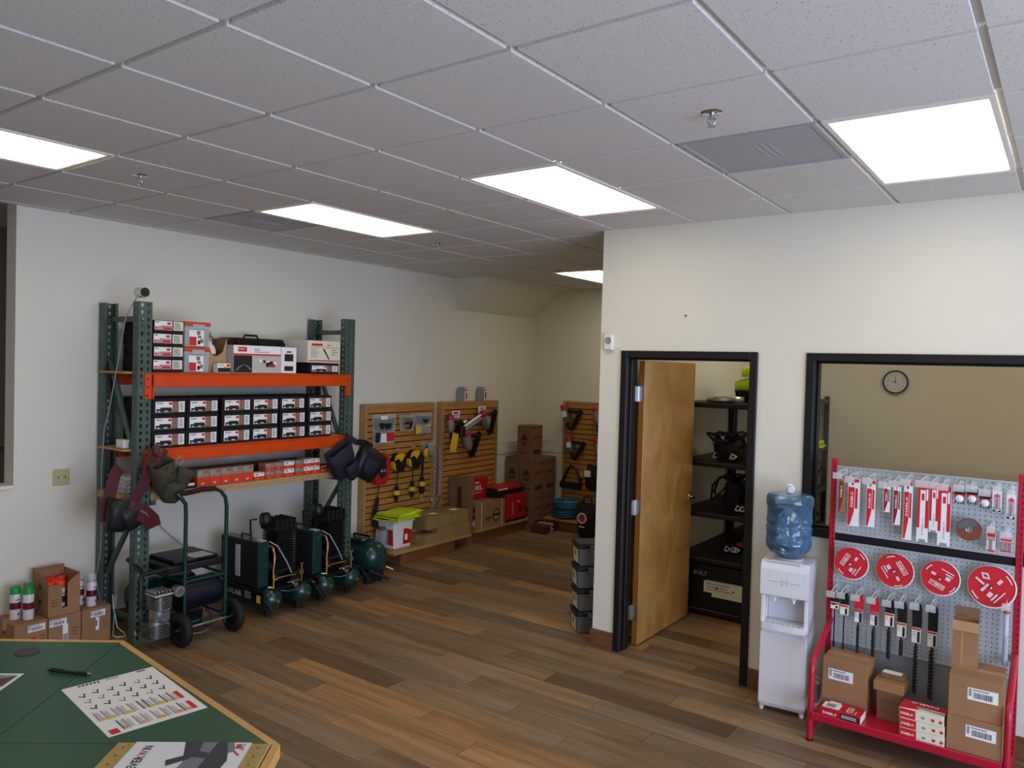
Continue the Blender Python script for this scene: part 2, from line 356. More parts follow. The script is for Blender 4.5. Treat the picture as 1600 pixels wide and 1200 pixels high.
# door wall with openings
DX0, DX1, DZ = -1.757, -.779, 2.159
WX0, WX1, WZ0, WZ1 = -.477, 1.50, 1.034, 2.157
wall('wall_right', (XE, DX0, YD, YD+WT, 0, H+.05), (DX0, DX1, YD, YD+WT, DZ, H+.05), (DX1, WX0, YD, YD+WT, 0, H+.05),
     (WX0, WX1, YD, YD+WT, 0, WZ0), (WX0, WX1, YD, YD+WT, WZ1, H+.05), (WX1, 4.2, YD, YD+WT, 0, H+.05))
wall('wall_store_left', (XE, XE+.12, YD+WT, YB, 0, H+.05))
wall('wall_store_right', (2.2, 2.32, YD+WT, YB, 0, H+.05))
wall('wall_east', (4.1, 4.2, -4.6, -3.5, 0, H+.05), (4.1, 4.2, 1.6, YD+WT, 0, H+.05), (4.1, 4.2, -3.5, 1.6, 2.75, H+.05))
wall('wall_front', (-7, 4.2, -4.7, -4.6, 0, H+.05))
# soffit (underside of a stair) in the hall
b = B(); b.prism([(0, 2.66), (.53, H+.04), (0, H+.04)], (XL, 4.90, 0), (1, 0, 0), (0, 0, 1), (0, YB-4.90, 0), WALL); struct(b, 'trim_2')
# wainscot and chair rail in the hall
b = B(); b.box(XL, XL+.02, 5.66, YB, .916, 1.064, WHITE).box(XL, XE, YB-.02, YB, .916, 1.064, WHITE).box(XL, XL+.026, 5.66, YB, 1.055, 1.068, WHITE).box(XL, XE, YB-.026, YB, 1.055, 1.068, WHITE); struct(b, 'trim_3', bevel=.003)
b = B(); b.box(XL, XL+.008, 5.66, YB, 0, .90, WHITE).box(XL, XE, YB-.008, YB, 0, .90, WHITE); struct(b, 'trim_4')
BASEW = mat('baseboard_wood', '#6d4a2e', .5, noise=(9, .3), stretch=(1, 6, 10))
struct(bx(XE-.013, DX0, YD-.013, YD, 0, .125, BASEW), 'baseboard_right', bevel=.003)
struct(bx(XE-.013, XE, YD, YB, 0, .125, BASEW), 'baseboard_hall', bevel=.003)
struct(bx(DX1, 4.1, YD-.013, YD, 0, .125, BASEW), 'baseboard_window', bevel=.003)
struct(bx(XL, XL+.013, -4.6, 5.6, 0, .10, BASEW), 'baseboard_left', bevel=.003)
# door frame and door
b = B()
for q in ((DX0, DX0+.05, 0, DZ), (DX1-.05, DX1, 0, DZ), (DX0+.05, DX1-.05, DZ-.05, DZ)):
    b.box(q[0], q[1], YD-.018, YD, q[2], q[3], BLACKP)
    b.box(q[0] + (.008 if q[0] == DX0 else 0), q[1] - (.008 if q[1] == DX1 else 0), YD, YD+WT, q[2], q[3] - (.008 if q[3] == DZ else 0), BLACKP)
b.box(DX0+.05, DX0+.062, YD+.04, YD+.10, 0, DZ-.05, BLACKP).box(DX1-.062, DX1-.05, YD+.04, YD+.10, 0, DZ-.05, BLACKP).box(DX0+.05, DX1-.05, YD+.04, YD+.10, DZ-.062, DZ-.05, BLACKP)
dfr = struct(b, 'trim_5', bevel=.004)
def maple():
    m = mat('maple_veneer', '#a97c48', .4, coat=.25); nt = m.node_tree; N = nt.nodes; L = nt.links; p = N['Principled BSDF']
    tc = N.new('ShaderNodeTexCoord'); mp = N.new('ShaderNodeMapping'); mp.inputs['Scale'].default_value = (1, 3.2, .75); L.new(tc.outputs['Object'], mp.inputs[0])
    n = N.new('ShaderNodeTexNoise'); n.inputs['Scale'].default_value = 3.2; n.inputs['Detail'].default_value = 6; n.inputs['Distortion'].default_value = 1.6; L.new(mp.outputs[0], n.inputs[0])
    r = N.new('ShaderNodeValToRGB'); L.new(n.outputs[0], r.inputs[0]); e = r.color_ramp.elements
    e[0].position = .3; e[0].color = lin('#a8793f'); e[1].position = .7; e[1].color = lin('#c9a066'); x = e.new(.5); x.color = lin('#b88d52')
    L.new(r.outputs[0], p.inputs['Base Color']); return m
MAPLE = maple()
dr = bpy.data.objects.new('door_1', None); COL.objects.link(dr); dr.location = (-1.701, YD+WT+.02, 0); dr['kind'] = 'structure'
dr.rotation_euler = (0, 0, PI/2)
b = B(); b.box(0, .925, -.044, 0, .012, 2.09, MAPLE); b.done('door_leaf', dr, .002)
b = B(); b.box(-.001, .0, -.043, -.001, .012, 2.09, mat('door_edge', '#8b5522', .5)); b.done('door_edge_band', dr)
for z in (.25, 1.02, 1.85):
    b = B(); b.cyl((-.010, -.002, z-.055), (-.010, -.002, z+.055), .008, STEEL, n=10); b.box(-.004, -.0012, -.040, -.003, z-.055, z+.055, STEEL); b.box(-.060, -.016, .0005, .004, z-.055, z+.055, STEEL)
    b.done('hinge', dr)
b = B(); b.lathe([(.0, .0), (.032, .0), (.030, .012), (.011, .016), (.011, .045)], CHROME, 18, (.865, -.044, 1.0), (0, -1, 0)); b.tube([(.865, -.089, 1.0), (.83, -.094, 1.0), (.755, -.092, .998)], [.010, .009, .007], CHROME, 8)
b.done('door_handle', dr)
b = B(); b.lathe([(.0, .0), (.032, .0), (.030, .012), (.011, .016), (.011, .045)], CHROME, 18, (.865, 0, 1.0), (0, 1, 0)); b.tube([(.865, .045, 1.0), (.83, .05, 1.0), (.755, .048, .998)], [.010, .009, .007], CHROME, 8)
b.done('door_handle', dr)
# window
b = B(); fw_ = .05
for q in ((WX0, WX0+fw_, WZ0, WZ1), (WX1-fw_, WX1, WZ0, WZ1), (WX0+fw_, WX1-fw_, WZ1-fw_, WZ1), (WX0+fw_, WX1-fw_, WZ0, WZ0+fw_)):
    b.box(q[0], q[1], YD-.018, YD, q[2], q[3], BLACKP)
    b.box(q[0], q[1], YD, YD+WT, q[2], q[3], BLACKP)
for q in ((WX0+fw_, WX0+fw_+.015, WZ0+fw_, WZ1-fw_), (WX0+fw_, WX1-fw_, WZ0+fw_, WZ0+fw_+.012), (WX0+fw_, WX1-fw_, WZ1-fw_-.012, WZ1-fw_)):
    b.box(q[0], q[1], YD+.05, YD+.09, q[2], q[3], BLACKP)
wn = struct(b, 'window_1', bevel=.004)
B().box(WX0+fw_, WX1-fw_, YD+.067, YD+.073, WZ0+fw_, WZ1-fw_, GLASS).done('window_pane', wn)
# ================================================ helpers for goods
def at(o): return Matrix.Translation(-Vector(o.location))     # author a part of an unrotated thing in room coordinates
def cbox(name, label, cat, w, d, h, loc, rz, m, group=None, bevel=.002, part='body', tape=None, flaps=False):
    """a box-shaped good: local x right, front at y=-d/2, z up from its base"""
    t = thing(name, label, cat, loc, rz, group)
    b = B()
    if flaps:
        b.box(-w/2, w/2, -d/2, d/2, 0, h-.004, m); b.box(-w/2+.001, w/2-.001, -d/2+.001, -.0015, h-.004, h, m); b.box(-w/2+.001, w/2-.001, .0015, d/2-.001, h-.004, h, m)
    else: b.box(-w/2, w/2, -d/2, d/2, 0, h, m)
    b.done(part, t, bevel)
    if tape:
        B().box(-w/2-.0008, w/2+.0008, -.024, .024, h, h+.0008, tape).box(-w/2-.0008, -w/2, -.024, .024, h-.06, h, tape).box(w/2, w/2+.0008, -.024, .024, h-.06, h, tape).done('tape', t)
    return t
def barcode(b, x0, x1, z0, z1, y, seed=1):
    r = random.Random(seed); x = x0
    while x < x1 - .002:
        wd = r.choice((.0015, .0022, .0035)); b.front(x, min(x + wd, x1), z0, z1, y, PBLACK); x += wd + r.choice((.0015, .0025))
def ship_label(t, x0, x1, z0, z1, y, seed=1):
    b = B(); b.box(x0, x1, y-.0006, y, z0, z1, PWHITE); w_ = x1-x0; h_ = z1-z0
    b.front(x0+.04*w_, x0+.13*w_, z0+.3*h_, z0+.93*h_, y-.001, PGREY); b.front(x0+.17*w_, x0+.7*w_, z1-.22*h_, z1-.1*h_, y-.001, PGREY)
    barcode(b, x0+.2*w_, x0+.86*w_, z0+.18*h_, z0+.66*h_, y-.001, seed); return b.done('shipping_label', t)
def lines(b, x0, x1, z0, z1, y, n, m, seed=0, frac=.5):      # small print too fine to read
    r = random.Random(seed); dz = (z1-z0)/n
    for i in range(n): b.front(x0, x0 + (x1-x0)*r.uniform(.55, 1), z1-(i+frac)*dz, z1-i*dz-dz*.1, y, m)
# ================================================ PALLET RACK
def holed(b, o, u, v, W, L, cols, hw, hh, m, pitch=.05):
    """a plate W wide along u and L long along v, punched with rows of teardrop holes"""
    o, u, v = Vector(o), Vector(u), Vector(v); n = int(L / pitch); cw = W / cols
    for i in range(n):
        for c in range(cols):
            cx, cz = (c+.5)*cw, (i+.5)*pitch
            out = [(-cw/2,-pitch/2),(0,-pitch/2),(cw/2,-pitch/2),(cw/2,0),(cw/2,pitch/2),(0,pitch/2),(-cw/2,pitch/2),(-cw/2,0)]
            inn = [(-hw*.4,-hh),(0,-hh*1.1),(hw*.4,-hh),(hw,hh*.35),(hw*.7,hh*.9),(0,hh),(-hw*.7,hh*.9),(-hw,hh*.35)]
            P = [o + u*(cx+a) + v*(cz+q) for a, q in out] + [o + u*(cx+a) + v*(cz+q) for a, q in inn]
            b.add(P, [(k, (k+1) % 8, 8+(k+1) % 8, 8+k) for k in range(8)], m)
rack = thing('pallet_rack', 'green and orange pallet rack with three loaded shelves against the left wall', 'rack', (-4.67, 1.86, 0))
RT = at(rack); ZT = 2.43; n_ = 48
def post(x0, x1, y0, y1, front):
    b = B(); b.M = RT; xf, xb = (x1, x0) if front else (x0, x1); s = 1 if front else -1
    holed(b, (xf, y0, .01), (0, 1, 0), (0, 0, 1), y1-y0, ZT, 2, .0105, .014, POSTG)
    holed(b, (xf-s*.002, y0+.006, .01), (0, 1, 0), (0, 0, 1), y1-y0-.012, ZT, 2, .0105, .014, POSTG)
    for yy in (y0, y1): holed(b, (x0, yy, .01), (1, 0, 0), (0, 0, 1), x1-x0, ZT, 1, .005, .006, POSTG)
    b.box(min(xb, xb+s*.002), max(xb, xb+s*.002), y0, y0+.018, .01, ZT-.02, POSTG).box(min(xb, xb+s*.002), max(xb, xb+s*.002), y1-.018, y1, .01, ZT-.02, POSTG)
    b.box(x0-.01, x1+.01, y0-.004, y1+.004, 0, .01, POSTG)
    b.done('upright_post', rack)
FX0, FX1, RX0, RX1 = -4.498, -4.424, -4.935, -4.861
post(FX0, FX1, .855, .955, True); post(FX0, FX1, 2.755, 2.86, True); post(RX0, RX1, .835, .935, False); post(RX0, RX1, 2.745, 2.85, False)
for y, hs, ds in ((.895, (.15, 2.29), ((1.98, 1.22), (.42, .95))), (2.80, (.15, 2.29), ((2.02, 1.22), (.42, .97)))):
    for z in hs:
        b = B(); b.M = RT; b.box(RX1-.03, FX0+.03, y-.012, y+.012, z-.02, z+.02, POSTG); b.done('brace', rack, .004)
    for zr, zf in ds:
        b = B(); b.M = RT; b.tube([(RX1-.02, y, zr), (FX0+.02, y, zf)], .021, POSTG, 8); b.done('brace', rack)
for z0, z1 in ((1.81, 1.90), (1.27, 1.355)):
    for x0, x1, s in ((-4.455, -4.40, 1), (-4.925, -4.885, -1)):
        b = B(); b.M = RT; b.box(x0, x1, .957, 2.753, z0, z1, ORANGE)
        if s > 0: b.box(x0, x1-.014, .957, 2.753, z1, z1+.012, ORANGE)
        b.done('shelf_beam', rack, .004)
        xc = FX1 if s > 0 else RX0-.006
        for y0, y1 in ((.905, .965), (2.748, 2.815)):
            b = B(); b.M = RT; b.box(xc, xc+.006, y0, y1, z0-.085, z1+.005, ORANGE)
            b.box(min(xc, x1), max(xc+.006, x1) if s > 0 else xc+.006, (.957 if y0 < 1 else 2.747), (.963 if y0 < 1 else 2.753), z0-.085, z1+.005, ORANGE)
            for k in range(3): b.cyl((xc+.006, (y0+y1)/2-.012, z0-.06+k*.06), (xc+.0075, (y0+y1)/2-.012, z0-.06+k*.06), .007, BLACKM, n=8)
            b.done('beam_connector', rack)
DECK = mat('particle_board', '#b08d63', .75, noise=(40, .2))
for z, t_ in ((1.915, .013), (1.368, .013), (1.05, .05)):
    b = B(); b.M = RT
    b.prism([(RX1+.003, .80), (FX0-.003, .80), (FX0-.003, .965), (FX1-.034 if t_ < .02 else FX1, .965), (FX1-.034 if t_ < .02 else FX1, 2.745), (FX0-.003, 2.745), (FX0-.003, 2.88), (RX1+.003, 2.88)], (0, 0, z), (1, 0, 0), (0, 1, 0), (0, 0, -t_), DECK)
    b.done('shelf_deck', rack, .002)
b = B(); b.M = RT
for y in (.97, 2.70): bb = B(); bb.M = RT; bb.box(RX0, FX1-.004, y, y+.035, .965, 1.0, POSTG).done('deck_support', rack)
b = B(); b.M = RT; b.box(FX1, FX1+.001, .86, .872, .06, .09, PYELLOW); b.done('yellow_sticker', rack)
# round device on the front left post, and its cord
t = thing('security_camera', 'round black and white device on top of the front left rack post', 'camera', (-4.46, .90, ZT+.012))
b = B(); b.cyl((-.055, 0, .034), (.03, 0, .034), .036, WHITE, n=24); b.done('housing', t, .004)
b = B(); b.cyl((.0302, 0, .034), (.036, 0, .034), .033, BLACKP, n=24); b.cyl((.036, 0, .034), (.040, 0, .034), .010, BLACKM, n=16); b.done('lens', t)
B().cyl((0, 0, -.002), (0, 0, .006), .02, BLACKP).done('mount', t)
CORD = mat('grey_cord', '#8d8f8e', .5)
o = B().tube([(-4.50, .885, 2.45), (-4.53, .82, 2.3), (-4.60, .80, 1.95), (-4.66, .775, 1.62), (-4.70, .765, 1.5), (-4.71, .755, 1.2), (-4.72, .77, .9), (-4.80, .80, .6), (-4.86, .80, .4), (-4.85, .83, .22)], .004, CORD, 6).done('power_cord')
tag(o, 'thin grey cord hanging down beside the front left rack post', 'cord')
# --- goods on the top shelf (fronts face the aisle: rz = 90 degrees)
def rackpos(y0, y1, xf, d): return (xf - d/2, (y0+y1)/2)
def shoe_label(t, w, h, d, kind):
    y = -d/2 - .0006; b = B()
    if kind == 'red':
        for x0, x1 in ((-w/2+.004, -w/2+.135),): 
            b.box(x0, x1, y, y+.0006, .022, h-.004, PWHITE); b.front(x0+.004, x1-.003, .024, .045, y-.0004, PRED); b.front(x0+.045, x1-.004, .047, .054, y-.0004, PTEAL)
            b.front(x1-.038, x1-.01, h-.03, h-.012, y-.0004, PRED); b.text('SCREWS', (x0+.012, y-.0008, .029), (1, 0, 0), (0, 0, 1), .014, PWHITE); b.front(x0+.006, x0+.03, h-.017, h-.011, y-.0004, PBLACK)
        b.done('printed_label', t); b = B(); x0, x1 = -w/2+.145, w/2-.002; b.box(x0, x1, y, y+.0006, .022, h-.004, PCREAM); lines(b, x0+.008, x1-.008, .028, h-.012, y-.0004, 5, PGREY, 3, .8)
        b2 = B()                                                 # labels on the end that faces the shop
        b2.quad((-w/2-.0006, -.09, .03), (-w/2-.0006, -.03, .03), (-w/2-.0006, -.03, .06), (-w/2-.0006, -.09, .06), PGREY); b2.done('end_label', t)
    else:
        b.box(-w/2+.022, w/2-.012, y, y+.0006, .018, h-.022, PWHITE); x0, x1 = -w/2+.022, w/2-.012
        L_ = x1-x0; Hh = h-.022-.018
        b.front(x0+.03*L_, x0+.56*L_, .018+.02*Hh, .018+.32*Hh, y-.0004, PBLACK); b.front(x0+.16*L_, x0+.54*L_, .018+.30*Hh, .018+.45*Hh, y-.0004, PBLACK)
        b.front(x0+.08*L_, x0+.16*L_, .018+.05*Hh, .018+.14*Hh, y-.0008, PWHITE); b.front(x0+.3*L_, x0+.42*L_, .018+.06*Hh, .018+.14*Hh, y-.0008, PWHITE)
        b.front(x0+.57*L_, x0+.79*L_, .018, .018+Hh, y-.0004, PBROWN); b.front(x0+.45*L_, x0+.56*L_, .018+.7*Hh, .018+.92*Hh, y-.0008, PRED)
        b.front(x0+.04*L_, x0+.25*L_, .018+.78*Hh, .018+.9*Hh, y-.0004, PGREY); lines(b, x0+.83*L_, x0+.96*L_, .018+.1*Hh, .018+.9*Hh, y-.0004, 5, PGREY, 5, .7)
    b.done('printed_label', t)
row = ('topmost', 'second from the top', 'third from the top', 'lowest'); proto = None
for k in range(4):
    w, d, h = .224, .42, .091; lb = 'black box with red and cream labels, top shelf, %s in stack' % row[3-k]; loc = (-4.43-d/2, 1.079 + (.004 if k % 2 else 0), 1.9165 + k*.0935)
    if proto is None:
        proto = cbox('fastener_box', lb, 'box', w, d, h, loc, R90, BLACKM, 'black fastener boxes on the top shelf'); shoe_label(proto, w, h, d, 'red')
    else: dup(proto, loc, R90 + random.uniform(-.01, .01), lb)
BIN = mat('bin_plastic', '#c6cdd6', .3, alpha=.55)
for k in range(2):
    t = thing('parts_bin', 'clear bin with an orange lid on the top shelf, %s one' % ('lower', 'upper')[k], 'bin', (-4.43-.15, 1.312, 1.9165 + k*.19), R90, 'orange-lidded bins')
    b = B(); w = .215; b.taper(-w/2+.004, w/2-.004, -.145, .145, 0, .158, .008, .008, BIN); b.done('bin_body', t, .004)
    b = B(); b.box(-w/2, w/2, -.15, .15, .158, .186, ORANGE); b.done('lid', t, .004)
    b = B(); b.box(-.045, .055, -.154, -.15, .135, .170, BIN); b.done('latch', t, .002)
    b = B(); y = -.1475; b.box(-.07, .05, y, y+.0006, .008, .125, PWHITE); b.front(-.068, -.01, .01, .075, y-.0004, PRED); b.front(-.008, .022, .09, .12, y-.0004, PBROWN); b.front(0, .03, .065, .085, y-.0004, mat('green_print', '#5d8a66', .6)); b.front(0, .02, .02, .05, y-.0004, PBLACK); b.front(.02, .045, .03, .06, y-.0004, PBROWN); b.done('printed_label', t)
# carton with a notched front and a bottle in it
t = thing('open_carton', 'open brown carton with a notched front holding a white bottle', 'box', (-4.62, 1.517, 1.9165), R90)
w, d, h = .185, .22, .30; b = B()
b.prism([(-w/2, 0), (w/2, 0), (w/2, .265), (.055, .155), (-.01, .12), (-.055, .18), (-w/2, .255)], (0, -d/2, 0), (1, 0, 0), (0, 0, 1), (0, .004, 0), KRAFTL)
b.box(-w/2, -w/2+.004, -d/2+.004, d/2, 0, .26, KRAFT).box(w/2-.004, w/2, -d/2+.004, d/2, 0, .265, KRAFT).box(-w/2+.004, w/2-.004, d/2-.004, d/2, 0, .32, KRAFTD).box(-w/2+.004, w/2-.004, -d/2+.004, d/2-.004, 0, .004, KRAFT); b.done('body', t)
b = B(); b.prism([(w/2-.004, .265), (w/2-.06, .33), (-w/2+.05, .333), (-w/2+.004, .27)], (0, d/2-.05, 0), (1, 0, 0), (0, 0, 1), (0, .004, 0), KRAFTD); b.done('flap', t)
b = B(); b.quad((-w/2+.005, -.02, .30), (-.04, -.02, .30), (-.03, .1, .325), (-w/2+.005, .1, .325), KRAFTL); b.done('flap', t)
t = thing('spray_bottle', 'white bottle lying in the notched brown carton on the top shelf', 'bottle', (-4.60, 1.518, 1.9215), R90)
b = B(); b.lathe([(0, 0), (.042, .002), (.045, .02), (.045, .17), (.034, .20), (.016, .215), (.016, .235), (0, .235)], WHITE, 20); b.done('bottle_body', t)
b = B(); b.lathe([(.0455, .10), (.0455, .155)], PWHITE, 20); b.front(-.005, .02, .12, .14, -.0458, PBLACK); b.done('printed_label', t); B().cyl((0, 0, .235), (0, 0, .262), .019, CLEARP).done('cap', t)
t = cbox('small_box', 'small white, black and yellow box standing before the notched carton', 'box', .115, .06, .072, (-4.455, 1.533, 1.9165), R90, PWHITE)
b = B(); y = -.0306; b.front(-.055, .055, .004, .038, y, PBLACK); b.front(.0, .055, .038, .05, y, PYELLOW); b.front(.02, .05, .05, .066, y-.0003, PRED); lines(b, -.05, 0, .045, .066, y, 2, PGREY, 2); b.done('printed_label', t)
# grey long box
w, h = .60, .218; t = cbox('tool_box', 'long grey and white boxed tool with a red stripe, top shelf', 'box', w, .26, h, (-4.43-.13, 1.915, 1.9165), R90, mat('pale_grey_card', '#b9b5b0', .6))
b = B(); y = -.1306; x0 = -w/2
b.front(x0, x0+.44, .155, h, y, PWHITE); b.front(x0, x0+.44, .140, .152, y, PRED); b.front(x0+.002, x0+.17, .004, .138, y, PBLACK)
b.front(x0+.04, x0+.12, .168, .205, y-.0004, PRED); b.text('TOOLS', (x0+.045, y-.0008, .183), (1, 0, 0), (0, 0, 1), .017, PWHITE); b.text('22 in', (x0+.19, y-.0008, .18), (1, 0, 0), (0, 0, 1), .026, PBLACK); b.front(x0+.19, x0+.33, .165, .171, y-.0004, PGREY)
for k in range(5): b.quad((x0+.24+k*.035, y-.0004, .085-.004*k), (x0+.262+k*.035, y-.0004, .088-.004*k), (x0+.257+k*.035, y-.0004, .112-.004*k), (x0+.236+k*.035, y-.0004, .106-.004*k), PBLACK if k % 2 else PWHITE)
b.quad((x0+.30, y-.0008, .05), (x0+.39, y-.0008, .05), (x0+.36, y-.0008, .09), (x0+.30, y-.0008, .085), PBLACK); b.front(x0+.33, x0+.39, .055, .07, y-.0012, PRED)
b.front(x0+.45, w/2, .004, h-.004, y, PWHITE); b.front(x0+.48, w/2-.03, .10, .16, y-.0004, PBLACK); b.front(x0+.48, w/2-.03, .02, .06, y-.0004, PBLACK); b.front(x0+.50, w/2-.05, .17, .185, y-.0004, PRED)
for k in range(6): b.quad((x0+.02+k*.022, y-.0008, .02+.045*math.sin(k*.5)), (x0+.03+k*.022, y-.0008, .02+.045*math.sin(k*.5)), (x0+.052+k*.022, y-.0008, .02+.045*math.sin(k*.5+.5)), (x0+.042+k*.022, y-.0008, .02+.045*math.sin(k*.5+.5)), PGREY)
b.done('printed_label', t)
# black tool case behind it
t = thing('tool_case', 'black plastic tool case behind the long grey box', 'case', (-4.80, 2.03, 1.9165), R90)
b = B(); b.prism([(-.29, .01), (.29, .01), (.30, .24), (.27, .285), (-.24, .285), (-.30, .22)], (0, -.075, 0), (1, 0, 0), (0, 0, 1), (0, .072, 0), BLACK); b.done('case_half', t, .012)
b = B(); b.prism([(-.29, .0), (.29, .0), (.30, .24), (.27, .285), (-.24, .285), (-.30, .22)], (0, .003, 0), (1, 0, 0), (0, 0, 1), (0, .072, 0), BLACK); b.done('case_half', t, .012)
b = B()
for x in (-.2, .02, .23): B().box(x, x+.035, -.088, -.074, .2, .275, BLACKP).done('latch', t, .003); B().tube([(-.07, 0, .285), (-.06, 0, .31), (.06, 0, .31), (.07, 0, .285)], .009, BLACK).done('handle', t)
t = cbox('fastener_box', 'white-labelled black box under the white boxed tool, top shelf right', 'box', .32, .36, .092, (-4.43-.18, 2.52, 1.9165), R90, BLACKM); shoe_label(t, .32, .092, .36, 'brown')
t = cbox('tool_box', 'white boxed tool with a nailer picture at the right end of the top shelf', 'box', .36, .30, .19, (-4.43-.15, 2.515, 2.0115), R90, mat('white_card', '#d9d7d2', .6))
b = B(); y = -.1506; b.front(-.17, .17, .005, .18, y, PCREAM); b.front(-.17, .17, .012, .022, y-.0004, PRED); b.front(-.14, -.02, .145, .165, y-.0004, PRED); b.text('Pro', (.03, y-.0004, .145), (1, 0, 0), (0, 0, 1), .028, PBLACK); b.front(-.16, .16, .13, .134, y-.0004, PRED)
b.quad((-.02, y-.0008, .12), (0, y-.0008, .12), (.06, y-.0008, .03), (.045, y-.0008, .03), PBLACK); lines(b, -.15, -.05, .04, .12, y-.0004, 5, PGREY, 7); lines(b, .08, .15, .06, .12, y-.0004, 3, PGREY, 8); b.done('printed_label', t)
# --- 18 black boxes on the middle shelf
cols = [(.967, 1.231), (1.236, 1.49), (1.523, 1.787), (1.797, 2.058), (2.066, 2.338), (2.352, 2.628)]; pr_ = None
cn = ('first', 'second', 'third', 'fourth', 'fifth', 'sixth'); rn = ('bottom', 'middle', 'top')
for c, (a, q) in enumerate(cols):
    for k in range(3):
        w, d, h = .258, .40, .117; lb = 'black box with brown-and-white label, middle shelf, %s row, %s from the left' % (rn[k], cn[c])
        lk = (0, .3, -.1, .2, 0, .25)[c]*.03 + (k-1)*(-.006 if c > 1 else 0)
        loc = (-4.435 - d/2 - random.uniform(0, .012), (a+q)/2 + (.003*k if c in (1, 2) else 0) - (.003*k if c > 2 else 0) + .002, 1.3695 + k*.1195)
        if pr_ is None:
            pr_ = cbox('fastener_box', lb, 'box', w, d, h-.03, loc, R90, BLACKM, 'black boxes on the middle shelf'); bb = bx(-w/2-.001, w/2+.001, -d/2-.001, d/2+.001, h-.03, h, BLACKM).done('lid', pr_, .002); shoe_label(pr_, w, h, d+.002, 'brown')
        else: dup(pr_, loc, R90 + random.uniform(-.012, .012), lb)
# --- bottom shelf
OR2 = mat('orange_red_card', '#d23c1e', .6); TAN2 = mat('drab_card', '#8b8371', .7); DRED = mat('dark_red_card', '#7a1f1d', .7)
def two_tone(name, label, y0, y1, z0, h, xf=-4.452, d=.1, top=TAN2, frac=.55, group=None, rz=R90):
    w = y1-y0-.003; t = thing(name, label, 'box', (xf-d/2, (y0+y1)/2, z0), rz, group)
    B().box(-w/2, w/2, -d/2, d/2, 0, h*frac, OR2).done('body', t, .0015); B().box(-w/2, w/2, -d/2, d/2, h*frac, h, top).done('upper_part', t, .0015)
    b = B(); y = -d/2-.0005; b.front(w/2-.4*w, w/2-.12*w, h*.8, h*.92, y, PRED if top is not DRED else PWHITE); b.front(-w*.4, -w*.1, h*.66, h*.9, y, PGREY); b.text('GP', (-w*.2, y, h*.12), (1, 0, 0), (0, 0, 1), h*.16, PWHITE); b.done('printed_label', t)
    return t
ys = [1.339, 1.443, 1.541, 1.637, 1.735, 1.834]; p_ = None
for i in range(5):
    lb = 'tall orange and drab nail box on the bottom shelf, %s of five from the left' % cn[i]
    two_tone('nail_box', lb, ys[i], ys[i+1], 1.0515, .128, group='tall nail boxes on the bottom shelf')
two_tone('nail_box', 'low orange box right of the five tall nail boxes', 1.84, 1.94, 1.0515, .056, top=PWHITE, frac=.5)
for j, (a, q) in enumerate([(1.948, 2.04), (2.042, 2.132), (2.134, 2.236), (2.246, 2.338), (2.34, 2.42), (2.422, 2.51)]):
    for k in range(2):
        two_tone('nail_box', 'small orange box, double stack, bottom shelf, %s row, %s from the left' % (('lower', 'upper')[k], cn[j]), a, q, 1.0515+k*.064, .0625, top=(PWHITE if j in (2, 4, 5) else TAN2), frac=.45, group='small boxes in the double stack')
for j, (a, q) in enumerate([(2.515, 2.59), (2.592, 2.67)]): two_tone('nail_box', 'low dark red box beyond the double stack, %s one' % ('nearer', 'farther')[j], a, q, 1.0515, .06, top=DRED, frac=.5)
t = cbox('small_box', 'flat black box with white label left of the tall nail boxes', 'box', .13, .12, .045, (-4.51, 1.262, 1.0515), R90, BLACKM); b = B(); b.front(-.06, .055, .018, .038, -.0606, PWHITE); b.front(-.055, 0, .018, .028, -.061, PBLACK); b.done('printed_label', t)
cbox('small_box', 'dark red carton behind the flat black box on the bottom shelf', 'box', .22, .14, .11, (-4.68, 1.24, 1.0515), R90, DRED)
cbox('small_box', 'long dark red carton at the back of the bottom shelf', 'box', 1.1, .14, .10, (-4.74, 1.98, 1.0515), R90, DRED)
for k in range(4):
    t = thing('blister_pack', 'clear pack of small parts, left end of bottom shelf, %s' % row[3-k], 'pack', (-4.63+.01*k, .885, 1.0515+.031*k), R90, 'clear packs at the rack end')
    B().box(-.05, .05, -.09, .09, 0, .029, BIN).done('tray', t, .003); B().box(-.03, .03, -.0905, -.09, .004, .024, PWHITE).done('paper_insert', t)
t = thing('small_box', 'small white device on the middle shelf left end', 'box', (-4.62, .86, 1.3695), R90); B().box(-.025, .025, -.05, .05, 0, .06, WHITE).done('body', t, .003)
# ================================================ TOOL BELTS AND POUCHES
MAROON = mat('maroon_leather', '#4a1620', .45, bump=(60, .15)); CAMO = mat('olive_canvas', '#3b382a', .85, noise=(22, .35)); NAVY = mat('navy_fabric', '#161b2c', .75, bump=(80, .2)); DKL = mat('black_leather', '#121113', .5)
def pouch(w, d, h, m, M=None, lean=.0):
    """an open pouch: superellipse rings, narrower at the bottom, with a rim and an inside"""
    b = B(); b.M = M; n = 20; V = []; rings = [(0, .25, .2), (.03, .62, .62), (.2, .82, .85), (.6, .95, 1), (1, 1, .9), (1.0, .93, .8), (.75, .88, .8), (.3, .7, .65)]
    for z, sx, sy in rings:
        for i in range(n):
            a = 2*PI*i/n; c, s = math.cos(a), math.sin(a); e = .6
            V.append((w/2*sx*math.copysign(abs(c)**e, c), d/2*sy*math.copysign(abs(s)**e, s) + lean*z, h*z + (.02*h*math.sin(3*a) if z > .5 else 0)))
    F = [(i*n+j, i*n+(j+1) % n, (i+1)*n+(j+1) % n, (i+1)*n+j) for i in range(len(rings)-1) for j in range(n)]; F.append(tuple(range(n))[::-1]); F.append(tuple(range((len(rings)-1)*n, len(rings)*n)))
    return b.add(V, F, m, True)
